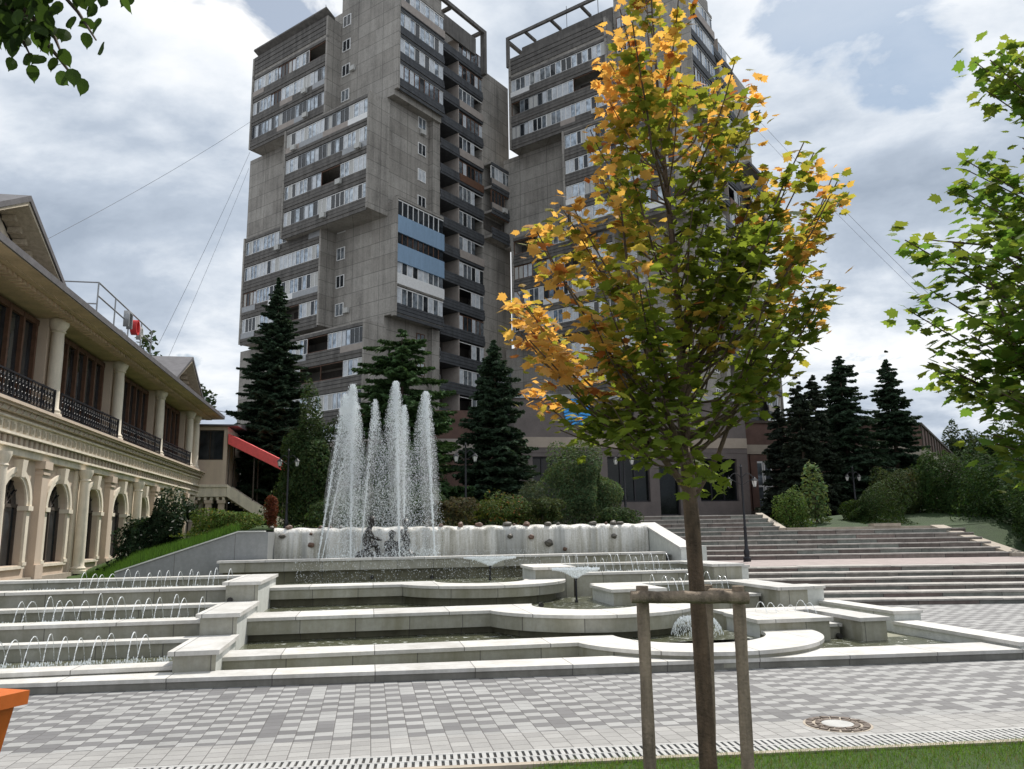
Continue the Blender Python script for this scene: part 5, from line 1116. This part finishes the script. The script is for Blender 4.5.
MPOLY = [(612, -25), (690, -25), (700, 30), (738, 45), (742, 75), (765, 95), (752, 130), (742, 160), (790, 165), (800, 138), (838, 165), (838, 200), (815, 225), (838, 262), (836, 300), (800, 312), (800, 345), (770, 352), (765, 405), (780, 398), (768, 420), (735, 440), (722, 470), (706, 482), (696, 440), (672, 415), (640, 425), (610, 425), (582, 440), (548, 424), (515, 405), (530, 380), (512, 345), (512, 300), (512, 262), (530, 220), (560, 205), (610, 215), (596, 170), (585, 130), (605, 100), (597, 55), (612, 25)]
paths = []; mainl = []
tips = [q_ for q_ in sample_poly(MPOLY, 112) if not (q_[1] > 340 and 560 < q_[0] < 760 and rng.random() < .5)]
tips += [(520, 300), (530, 390), (518, 330), (560, 205), (838, 180), (830, 280), (760, 110), (735, 60), (600, 60), (590, 130), (640, -20), (680, -20), (560, 430), (620, 425), (765, 400), (700, 480), (575, 400), (540, 360), (815, 210), (795, 165), (825, 295)]
mb = MB()
for (x, y) in tips:
    dd = rng.normal(0, .42); dd = float(np.clip(dd, -.85, .85)); tip = np.array(wy(x, y, Y0 + dd)); st0 = on_trunk(tip[2] - (.35 + .75 * abs(tip[0] - np.array(on_trunk(tip[2]))[0]) + .2 * abs(dd)))
    if st0[2] < 1.95: st0 = on_trunk(1.95 + .35 * rng.random())
    p = limb_path(st0, tip, .13); paths.append(p); L_ = np.linalg.norm(tip - st0); mb.tube(p, [.0022 + .006 * min(1.4, L_) * (1 - i / 7) for i in range(7)], 6)
for p_ in ([(690, 495), (660, 455), (632, 418), (612, 372), (600, 330)], [(688, 488), (655, 448), (620, 430), (585, 425)], [(694, 498), (718, 455), (738, 400), (758, 340), (790, 270), (812, 220)], [(689, 470), (660, 400), (640, 330), (628, 270), (620, 200)], [(684, 400), (715, 340), (745, 270), (765, 210)], [(690, 497), (668, 463), (648, 437), (640, 425)]):
    q = [wy(x, y, Y0 + .06 * i * (1 if p_[1][0] > 690 else -1)) for i, (x, y) in enumerate(p_)]; mb.tube(q, [.016 - .0027 * i for i in range(len(q))], 8); paths.append([np.array(v_) for v_ in q])
mb.build('limbs', M['barkp'], mt, True)
def maple_crown(paths, n, parent, size, colf, name='crown', cull=None, sp=.066):
    C, D = crown_leaves(paths, n, size, 0, MAPLE, sp)
    if cull is not None: k = cull(C); C, D = C[k], D[k]
    nor = np.stack([rng.normal(0, .45, len(C)), rng.normal(0, .45, len(C)), np.ones(len(C))], 1); tip = D.copy(); tip[:, 2] -= .5; sz = rng.uniform(size[0], size[1], len(C))
    V, k = shaped_leaves(C, nor, tip, sz, MAPLE); return fast(name, V, 3, M['leaf'], parent, colf(C))
def col_maple(C):
    n = len(C); X = C[:, 0]; Z = C[:, 2]; px = 512 + F * X / C[:, 1] * .99
    ctr = np.array([on_trunk(z)[0] for z in Z]); left = (ctr - X)
    o = .345 + .62 * np.clip(left / .65, -.1, 1) * (Z > 2.3) + .55 * np.clip((Z - 3.3) / 1.2, 0, 1) + .5 * np.clip((X - ctr - .4) / .45, 0, 1) - .35 * np.clip((2.5 - Z) / .5, 0, 1) + rng.normal(0, .20, n) + .20 * np.sin(X * 7 + Z * 5) + .15 * np.sin(Z * 13 - X * 9 + C[:, 1] * 8)
    g = np.array([.13, .18, .032]); yl = np.array([.30, .29, .06]); og = np.array([.58, .34, .12]); br = np.array([.34, .13, .05])
    c = np.where((o < .45)[:, None], g, np.where((o < .72)[:, None], g + (yl - g) * ((o - .45) / .27)[:, None], yl + (og - yl) * np.clip((o - .72) / .25, 0, 1)[:, None])); m = rng.random(n) < .08 * (o > .7); c[m] = br
    return np.clip(c * rng.uniform(.75, 1.3, (n, 1)), 0, 1)
maple_crown(paths, 6500, mt, (.033, .062), col_maple, sp=.064)
# timber frame round the maple
t = thing('tree_support', (wy(690, 769, 4.0)[0], 4.0, 0), 'weathered frame of three round posts and a crossbar around the young maple', 'tree support')
for (xb_, yb_, xt_, yt_, Y_) in ((650, 769, 642, 586, 3.92), (748, 769, 738, 586, 3.92), (711, 769, 707, 585, 4.45)):
    a = wy(xt_, yt_, Y_); b = wy(xb_, yb_, Y_); d = (b - a) / (b.z - a.z); f = a + d * (-a.z - .0); mb = MB(); n = 9
    mb.tube([a.lerp(f, i / n) for i in range(n + 1)], [.030 + .0015 * math.sin(i * 1.7) for i in range(n + 1)], 14); mb.build('post', M['stake'], t, True)
a, b = wy(631, 597, 3.85), wy(748, 597.5, 3.85); mb = MB(); mb.tube([a.lerp(b, i / 9) + Vector((0, 0, .002 * math.sin(i * 2))) for i in range(10)], [.029 + .001 * math.sin(i * 2.1) for i in range(10)], 16); mb.build('crossbar', M['stake'], t, True)
a, b = wy(742, 594, 3.95), wy(709, 592, 4.45); mb = MB(); mb.tube([a, b], .022, 10); mb.build('crossbar', M['stake'], t, True)
# --- green maple reaching in from the right
gt = thing('maple_tree', (5.25, 5.2, 0), 'leafy green maple reaching in from the right edge', 'tree')
trg = [Vector((5.25, 5.2, 0)), Vector((5.2, 5.2, 1.4)), Vector((5.15, 5.2, 3)), Vector((5.1, 5.15, 4.6)), Vector((5.0, 5.1, 6))]
mb = MB(); mb.tube(trg, [.11, .09, .075, .05, .02], 12); mb.build('trunk', M['barkp'], gt, True)
GP = [(1060, 30), (1024, 42), (985, 52), (970, 85), (985, 100), (1005, 105), (990, 130), (962, 152), (966, 185), (948, 185), (965, 215), (985, 225), (905, 235), (903, 258), (925, 285), (908, 300), (906, 322), (940, 318), (948, 350), (925, 360), (925, 385), (950, 395), (965, 405), (985, 430), (975, 460), (1000, 480), (1060, 500), (1160, 480), (1200, 250), (1120, 30)]
paths = []; mb = MB()
for (x, y) in sample_poly(GP, 95) + [(905, 240), (908, 310), (975, 62), (990, 60), (965, 160), (928, 366), (985, 440), (930, 290), (950, 250), (948, 190)]:
    Yd = 5.0 + float(rng.normal(0, .4)); tip = np.array(wy(x, y, Yd)); z0_ = max(1.9, tip[2] - .9); st0 = np.array([5.2, 5.2, z0_]); p = limb_path(st0, tip, .06); paths.append(p); mb.tube(p, [.0025 + .009 * (1 - i / 7) for i in range(7)], 5)
for p_ in ([(1080, 420), (1022, 366), (1005, 320), (990, 280)], [(1090, 300), (1030, 262), (985, 245), (930, 240)], [(1080, 430), (1010, 400), (960, 375)]):
    q = [Vector((5.2, 5.2, 1.9))] + [wy(x, y, 5.0) for x, y in p_]; mb.tube(q, [.03, .022, .014, .008, .004][:len(q)], 7)
mb.build('limbs', M['barkp'], gt, True)
def col_green(C):
    n = len(C); c = np.array([.12, .195, .04])[None] * rng.uniform(.6, 1.5, (n, 1)); c[:, 0] *= rng.uniform(.8, 1.3, n); return c
maple_crown(paths, 8800, gt, (.045, .082), col_green, sp=.09)
# --- linden twigs hanging in at the top left
lt = thing('linden_tree', (-4.6, 2.2, 0), 'dark leafy branch hanging in at the upper left corner', 'tree')
mb = MB(); mb.tube([Vector((-4.6, 2.2, 0)), Vector((-4.6, 2.2, 2)), Vector((-4.5, 2.3, 4.2)), Vector((-4.3, 2.5, 6))], [.16, .13, .11, .07], 12); mb.build('trunk', M['bark'], lt, True)
YL = 3.0; mb = MB(); lp = []
for pts in ([(-170, -160), (-60, -60), (10, -5), (40, 35), (62, 62), (80, 86)], [(-150, -150), (-20, -60), (50, -20), (78, 12), (96, 40)], [(-160, -100), (-40, -20), (15, 25), (30, 55)], [(-170, -160), (20, -90), (90, -35), (122, -8)], [(-170, -120), (-60, -30), (-10, 10), (12, 45)], [(-150, -120), (-20, -30), (30, 15), (55, 38), (62, 55)], [(-160, -140), (-60, -50), (0, 0), (25, 20)], [(-160, -140), (-20, -70), (60, -30), (85, 0)]):
    q = [np.array(wy(x, y, YL + .07 * rng.normal())) for x, y in pts]; lp.append(q); mb.tube(q, [.02 - .0165 * i / (len(q) - 1) for i in range(len(q))], 6)
q = [np.array((-4.4, 2.4, 5.2)), np.array(wy(-170, -150, YL)), np.array(lp[0][0])]; mb.tube(q, .03, 8); mb.build('limbs', M['bark'], lt, True)
C = []; spots = [(20, 12), (8, 20), (30, 25), (5, 35), (45, 40), (55, 50), (35, 52), (62, 64), (70, 72), (34, 70), (60, 78), (76, 88), (96, 22), (92, 36), (102, 48), (85, 10), (76, 4), (94, 6), (120, 2), (128, -4), (68, 18), (40, 10), (15, 50), (22, 58), (48, 20), (58, 32), (10, 5), (0, 10), (2, 28), (25, 40), (18, 30), (42, 60), (52, 66), (66, 54), (100, 30), (84, 26), (55, 8), (104, -2), (88, -10), (12, 56)]
for x, y in spots:
    for _ in range(2 if x < 60 and y < 45 else 1): C.append(np.array(wy(x + rng.normal(0, 3), y + rng.normal(0, 3), YL + rng.normal(0, .08))))
for _ in range(480): x, y = rng.uniform(-90, 55), rng.uniform(-110, 42); C.append(np.array(wy(x, y, YL + rng.normal(0, .15))))
for _ in range(170): x, y = rng.uniform(-20, 104), rng.uniform(-90, 6); C.append(np.array(wy(x, y, YL + rng.normal(0, .12))))
C = np.array(C); n = len(C); nor = np.stack([rng.normal(0, .6, n), -1 + rng.normal(0, .5, n), rng.normal(0, .5, n)], 1); tip = np.stack([rng.normal(.1, .45, n), rng.normal(0, .2, n), -np.ones(n)], 1)
V, k = shaped_leaves(C, nor, tip, rng.uniform(.05, .07, n), LINDEN, .12); fast('crown', V, 3, M['leaf'], lt, np.array([.028, .055, .014])[None] * rng.uniform(.7, 1.5, (n, 1)))
# --- conifers
def conifer(px, ytop, ybase, v, wpx, label, c=(.030, .052, .030), dens=1.0, droop=.25, name='spruce_tree', bare=.04, shape=1.0, group=None, gap=.0):
    u, zt = atv(px, ytop, v); _, zb = atv(px, ybase, v); W_ = wpx / 2 / F * v * 1.32; H = zt - zb; t = thing(name, FU.p(u, v, zb), label, 'tree', group)
    mb = MB(); mb.tube([FU.p(u, v, zb), FU.p(u + .04, v, zb + H * .5), FU.p(u, v, zt)], [.02 * H, .012 * H, .006], 8); mb.build('trunk', M['bark'], t, True)
    nw = int(min(H, 15) * 4.8 * dens); big = max(1., H / 13); C = []; T_ = []; S = []; lb = MB()
    for i in range(nw):
        f = bare + (1 - bare) * (i + rng.random()) / nw; z = zb + H * f; r = W_ * (1 - f) ** (.68 * shape) * (.8 + .2 * math.sin(i * 2.4)) + .06; nbr = max(4, int(7 + 4 * (1 - f)))
        for j in range(nbr):
            a = 6.283 * (j + rng.random() * .8) / nbr + i; rr = r * rng.uniform(.62, 1.14)
            if rng.random() < gap: continue
            z1 = z + rng.normal(0, .028 * H); rr *= max(.15, ((zt - z1) / H) / max(.02, 1 - f)) ** .8 if z1 > z else 1; dx, dy = math.cos(a), math.sin(a); n = max(5, int(rr * 15 / big)); s = np.linspace(.12, 1, n); hz_ = z1 - droop * rr * s + .30 * rr * droop * s ** 2 * 2.0
            bx, by = u + dx * rr * s, v + dy * rr * s
            if j % 2 == 0: lb.tube([FU.p(u, v, z1), FU.p(float(bx[-1]), float(by[-1]), float(hz_[-1]))], [.012, .004], 4)
            for side in (-1, 1, 0):
                l = (.10 + .34 * rr * (1 - s) * s * 2.2 + .05) if side else np.full(n, .10)
                ex = dx * .55 + side * -dy * .8; ey = dy * .55 + side * dx * .8
                for q in (0, 1):
                    off = rng.uniform(.3, 1, n) * l
                    C.append(np.stack([bx + ex * off * .6, by + ey * off * .6, hz_ - .05 * rng.random(n) - off * .18], 1)); T_.append(np.stack([np.full(n, ex) + rng.normal(0, .25, n), np.full(n, ey) + rng.normal(0, .25, n), rng.normal(-.25, .25, n)], 1)); S.append(np.maximum(l * .6, .10 * big) * rng.uniform(.7, 1.2, n))
    C = np.concatenate(C); T_ = nrm(np.concatenate(T_)); S = np.concatenate(S)[:, None]; n = len(C)
    nv = nrm(np.cross(T_, nrm(rng.normal(size=(n, 3)) * [1, 1, .5]))); w_ = rng.uniform(.04, .075, (n, 1)) * big
    Q = np.stack([C - T_ * S, C + nv * w_ , C + T_ * S, C - nv * w_], 1).reshape(-1, 3); Wd = Q.copy(); Wd[:, :2] = FU.o + Q[:, :1] * FU.ux + Q[:, 1:2] * FU.uy
    cc = np.array(c)[None] * rng.uniform(.55, 1.5, (n, 1)); tipm = rng.random(n) < .14; cc[tipm] *= 1.7
    lb.build('limbs', M['bark'], t); fast('crown', Wd, 4, M['needle'], t, cc); return t
conifer(279, 284, 528, 63, 96, 'tallest dark spruce at the left in front of the tower', dens=1.3, shape=.9)
conifer(494, 344, 528, 32, 88, 'dark bluish spruce in the middle between jets and office building', dens=1.35, shape=.8)
conifer(838, 357, 520, 36, 92, 'left and wider of the two dark spruces before the brick wing', dens=1.2, shape=.75, droop=.4, gap=.12)
conifer(886, 360, 505, 37, 76, 'right and narrower of the two dark spruces before the brick wing', dens=1.15, shape=.95, droop=.4, gap=.12)
conifer(402, 334, 530, 33, 126, 'bright green spreading spruce behind the tall water jets', c=(.045, .085, .032), dens=.95, shape=.45, droop=.05, gap=.15)
# --- shrubs and leafy masses
def lumpy(n, cx, cy, cz, rx, ry, rz, lumps, seed, shell=.5):
    r_ = np.random.default_rng(seed); d = r_.normal(size=(n, 3)); d /= np.linalg.norm(d, axis=1, keepdims=True); k = np.ones(n)
    for _ in range(lumps): ax = r_.normal(size=3); ax /= np.linalg.norm(ax); k += r_.uniform(.08, .26) * np.exp(-((1 - d @ ax) * r_.uniform(4, 14))) - .03
    for _ in range(5): a = r_.normal(size=3) * 5; k += .05 * np.sin(d @ a + r_.uniform(0, 6))
    rad = k * (1 - shell * r_.random(n) ** 2.2); return np.stack([cx + d[:, 0] * rx * rad, cy + d[:, 1] * ry * rad, cz + d[:, 2] * rz * rad], 1), d
def shrub(name, px, ytop, ybase, v, wpx, label, c, n=5000, leaf=.05, group=None, lumps=14, seed=None, asp=.5, cat='shrub', zb=None, taper=0, depth=1., up=.35, autumn=None, trunk=True, dens=1.6):
    u, zt = atv(px, ytop, v); zb_ = atv(px, ybase, v)[1] if zb is None else zb; W_ = wpx / 2 / F * v * 1.03; H = zt - zb_; seed = seed or int(px * 7 + v * 3)
    n = int(n * 1.5); t = thing(name, FU.p(u, v, zb_), label, cat, group); P, d = lumpy(n, 0, 0, H * .5, W_ * .92, W_ * .92 * depth, H * .5 * .94, lumps, seed)
    if taper: f = np.clip(P[:, 2] / H, 0, 1); P[:, :2] *= (1 - taper * f)[:, None] + .15
    else: f = np.clip(P[:, 2] / H, 0, 1); P[:, :2] *= (.78 + .5 * np.sqrt(np.maximum(f * (1 - f), 0)))[:, None]
    P[:, :2] *= W_ / np.percentile(np.abs(P[:, :1]), 97.5); q1_, q9_ = np.percentile(P[:, 2], (1.5, 99.3)); P[:, 2] = (P[:, 2] - q1_) / (q9_ - q1_) * H; f = np.clip(P[:, 2] / H, .02, 1); lo_ = f < .45; P[lo_, :2] *= np.minimum(2.0, .4975 / np.sqrt(f * (1 - f)))[lo_, None] ** .85; P[:, 2] = np.maximum(P[:, 2], .02); W2 = np.zeros_like(P); W2[:, :2] = FU.o + (P[:, :1] + u) * FU.ux + (P[:, 1:2] + v) * FU.uy; W2[:, 2] = P[:, 2] + zb_
    nor = d + rng.normal(0, .7, (n, 3)); nor[:, 2] += up; cc = np.array(c)[None] * rng.uniform(.55, 1.55, (n, 1)); cc[:, 0] *= rng.uniform(.8, 1.35, n)
    if autumn: m = rng.random(n) < autumn[0]; cc[m] = np.array(autumn[1]) * rng.uniform(.6, 1.3, (m.sum(), 1))
    leaf = max(leaf, math.sqrt(dens * 4 * math.pi * W_ * max(W_, H / 2) / (n * asp * 2)))
    fast('crown', leaf_quads(W2, nor, rng.uniform(.5, 1.15, n) * leaf, asp), 4, M['bushleaf'], t, cc)
    if trunk:
        mb = MB(); c0_ = FU.p(u, v, zb_)
        for k in range(5): a = k * 1.3; mb.tube([c0_, (c0_[0] + .2 * W_ * math.cos(a), c0_[1] + .2 * W_ * math.sin(a), zb_ + H * .3), (c0_[0] + .35 * W_ * math.cos(a), c0_[1] + .35 * W_ * math.sin(a), zb_ + H * .62)], [.018 * H ** .5, .012 * H ** .5, .004], 5)
        mb.build('stem', M['bark'], t)
    return t
G1, G2, G3 = (.038, .066, .026), (.065, .115, .028), (.024, .042, .02)
shrub('juniper_bush', 583, 444, 530, 27, 92, 'large round grey green juniper beside the lamp post', (.075, .12, .055), 17000, .045, asp=.3, lumps=26, dens=2.6)
shrub('weeping_tree', 312, 392, 530, 31, 56, 'bright green dense tree right of the tall left spruce', (.038, .066, .024), 13000, .07, cat='tree', taper=.3, lumps=18)
shrub('leafy_bush', 508, 494, 527, 24, 52, 'bright green low bush under the middle spruce', (.055, .085, .026), 4000, .05, dens=.8, lumps=30, autumn=(.08, (.2, .09, .03)))
shrub('leafy_bush', 532, 482, 527, 26, 40, 'grey green feathery bush left of the round juniper', (.05, .07, .04), 4000, .06, asp=.2)
shrub('leafy_bush', 484, 500, 526, 25, 34, 'yellow green spiky bush beside the second lamp post', (.07, .10, .02), 2500, .06, dens=.8, lumps=30, asp=.25)
shrub('leafy_bush', 452, 498, 525, 24, 40, 'dull brownish green bush right of the rightmost jet', (.06, .058, .03), 3000, .05, dens=.8, lumps=30)
shrub('leafy_bush', 615, 508, 527, 25, 44, 'low dark bush at the foot of the round juniper', G1, 2500, .045)
shrub('leafy_bush', 425, 492, 528, 26, 46, 'dark bush behind the rightmost tall jet', G1, 3500, .055)
shrub('leafy_bush', 380, 488, 530, 27, 60, 'dark green bush behind the bronze statues', G3, 4000, .055)
shrub('leafy_bush', 335, 496, 530, 25, 54, 'deep green bush behind the leftmost jets', G1, 3500, .055)
shrub('leafy_bush', 226, 510, 536, 24, 56, 'light green spreading bush on the grass bank', (.07, .115, .025), 4200, .045, autumn=(.04, (.25, .2, .05)))
shrub('leafy_bush', 273, 496, 528, 26, 12, 'narrow rusty brown bush at the end of the ramp wall', (.13, .045, .025), 1500, .06, asp=.25)
shrub('leafy_bush', 545, 498, 527, 23.5, 36, 'olive bush in front of the juniper', (.045, .065, .024), 2200, .05, dens=.8, lumps=30)
# climbing shrub against the arcade
for (px, yt, yb, v, w_, lab, n) in ((138, 520, 570, 26, 26, 'dark rose bush against the arcade, lower left clump', 3500), (163, 492, 562, 26.5, 42, 'dark rose bush against the arcade, tall main clump', 6000), (188, 500, 520, 27, 20, 'loose rose shoots right of the tall rose bush', 700)):
    shrub('rose_bush', px, yt, yb, v, w_, lab, (.022, .042, .02), n, .07, lumps=26, autumn=(.02, (.5, .48, .42)), up=.1, dens=.75)
# right hand planting
conifer(797, 386, 520, 33.5, 46, 'slender dark cypress with two airy tips, nearest the brick wing windows', c=(.024, .034, .022), dens=1.3, shape=.55, droop=.05, name='cypress_tree', gap=.12)
conifer(812, 378, 520, 34.5, 40, 'taller slender dark cypress just left of the wide dark spruce', c=(.024, .034, .022), dens=1.3, shape=.55, droop=.05, name='cypress_tree', gap=.12)
conifer(777, 410, 520, 35, 40, 'dark grey slender cypress at the corner of the brick wing', c=(.022, .03, .022), dens=1.3, shape=.5, droop=.05, name='cypress_tree', gap=.12)
shrub('sapling', 812, 464, 525, 27, 24, 'small pale green sapling on the lawn above the steps', (.10, .155, .06), 650, .06, cat='tree', lumps=6, up=.6)
shrub('leafy_bush', 789, 489, 528, 26, 34, 'small round bush at the left end of the lawn', G2, 2600, .05)
hed = [(866, 484, 528, 27, 56, (.042, .08, .022), 'clipped green bush nearest the lawn, left of the conical bushes'), (896, 470, 527, 28.5, 44, (.055, .085, .03), 'greyish upright bush right of the clipped bush'), (910, 474, 527, 29, 20, (.14, .10, .035), 'narrow yellowing brown bush among the hedge'), (932, 452, 530, 28, 52, (.045, .092, .025), 'tall pointed green bush in front of the brick wing'), (960, 462, 532, 27, 54, (.042, .085, .024), 'rounded dense bush right of the tall pointed bush'), (994, 452, 545, 25, 66, (.038, .08, .024), 'big bushy shrub above the sloping coping'), (1030, 440, 562, 22.5, 84, (.034, .074, .024), 'large dark shrub at the right edge above the steps'), (1052, 470, 580, 20.5, 84, (.04, .082, .026), 'lowest shrub at the right edge beside the steps'), (978, 478, 534, 28, 44, (.034, .068, .022), 'dark bush filling the gap behind the rounded bush'), (880, 492, 526, 30, 44, (.03, .058, .02), 'low dark bush behind the clipped bush')]
for px, yt, yb, v, w_, c, lab in hed: shrub('hedge_bush', px, yt, yb, v, w_, lab, tuple(q_ * .72 for q_ in c), 9500, .05, taper=.28 if px in (930, 892, 907) else .12, lumps=22, asp=.35, group='bushes along the lawn', dens=2.2)
for px, yt, yb, v, w_, lab, n in ((957, 428, 520, 75, 44, 'distant round green tree beyond the brick wing', 7000), (985, 436, 520, 70, 44, 'distant darker tree close to the green maple', 6000), (1015, 420, 520, 68, 70, 'distant tall tree behind the green maple', 8000), (1075, 430, 520, 66, 80, 'distant tree beyond the right edge', 6000)):
    shrub('broadleaf_tree', px, yt, yb, v, w_, lab, (.035, .06, .024), n, .2, cat='tree', lumps=20)
shrub('broadleaf_tree', 140, 336, 372, 62, 34, 'sparse treetop showing above the roof between sign and small gable', (.07, .11, .045), 500, .2, cat='tree', lumps=18, zb=10.5)
shrub('broadleaf_tree', 200, 385, 410, 66, 26, 'wispy treetop behind the far end of the long roof', (.06, .10, .04), 260, .22, cat='tree', lumps=16, zb=11.5)
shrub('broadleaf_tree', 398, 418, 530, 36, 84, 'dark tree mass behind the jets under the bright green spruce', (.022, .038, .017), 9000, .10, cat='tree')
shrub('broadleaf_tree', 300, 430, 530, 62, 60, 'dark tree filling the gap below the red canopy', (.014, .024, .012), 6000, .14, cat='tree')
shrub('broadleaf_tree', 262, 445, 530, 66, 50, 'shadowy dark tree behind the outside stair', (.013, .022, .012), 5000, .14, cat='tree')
# tall grass tufts on the left bank
nb = 15000; ang = rng.uniform(.155, .325, nb); vv_ = rng.uniform(18.1, 30, nb); u_ = -ang * vv_; zb_ = np.array([hl2(a, b) for a, b in zip(u_, vv_)])
base = FU.o + u_[:, None] * FU.ux + vv_[:, None] * FU.uy; V = np.zeros((nb, 3, 3)); V[:, 0, :2] = base - [.008, 0]; V[:, 1, :2] = base + [.008, 0]; V[:, :2, 2] = zb_[:, None]; V[:, 2, :2] = base + rng.normal(0, .06, (nb, 2)); V[:, 2, 2] = zb_ + rng.uniform(.08, .28, nb)
fast('grass_blades', V, 3, M['bushleaf'], None, np.array([.055, .115, .02]) * rng.uniform(.6, 1.5, (nb, 1)), kind='stuff', label='longer bright grass on the bank above the grey ramp wall', cat='grass')

# small drain outlets in the fountain walls
for (px, py, v) in ((839, 636, 10.60), (372, 577, 17.34), (432, 577, 17.34), (541, 605, 12.55), (788, 606, 13.0), (762, 608, 13.99), (230, 600, 12.9)):
    u, z = atv(px, py, v); mb = MB(); mb.tube([FU.p(u, v + .02, z), FU.p(u, v - .03, z)], .04, 12); mb.tube([FU.p(u, v - .03, z), FU.p(u, v - .035, z)], .03, 12); mb.build('drain_outlet', M['holes'], FT)

# foam where the little arcs fall back into the side basins
for (u0, u1, v0, v1, z, n, lab) in ((-5.6, -2.3, 10.06, 10.45, .145, 1500, 'nearest left basin'), (-5.8, -2.3, 11.65, 12.1, .458, 1500, 'middle left basin'), (-5.6, -2.3, 13.8, 14.4, .758, 1300, 'farthest left basin'), (4.0, 6.5, 15.3, 15.9, .763, 800, 'farthest right basin')):
    W = np.stack([rng.uniform(u0, u1, n), v0 + (v1 - v0) * rng.random(n), z + np.abs(rng.normal(0, .016, n))], 1); cl = np.sin(W[:, 0] * 13) + rng.normal(0, .6, n); W = W[cl > -.3]; Q = W.copy(); Q[:, :2] = FU.o + W[:, :1] * FU.ux + W[:, 1:2] * FU.uy
    fast('splash', drops(Q, rng.uniform(.004, .010, len(Q))), 3, M['drop'], None, kind='stuff', label='white foam and droplets on the water of the ' + lab, cat='splash')
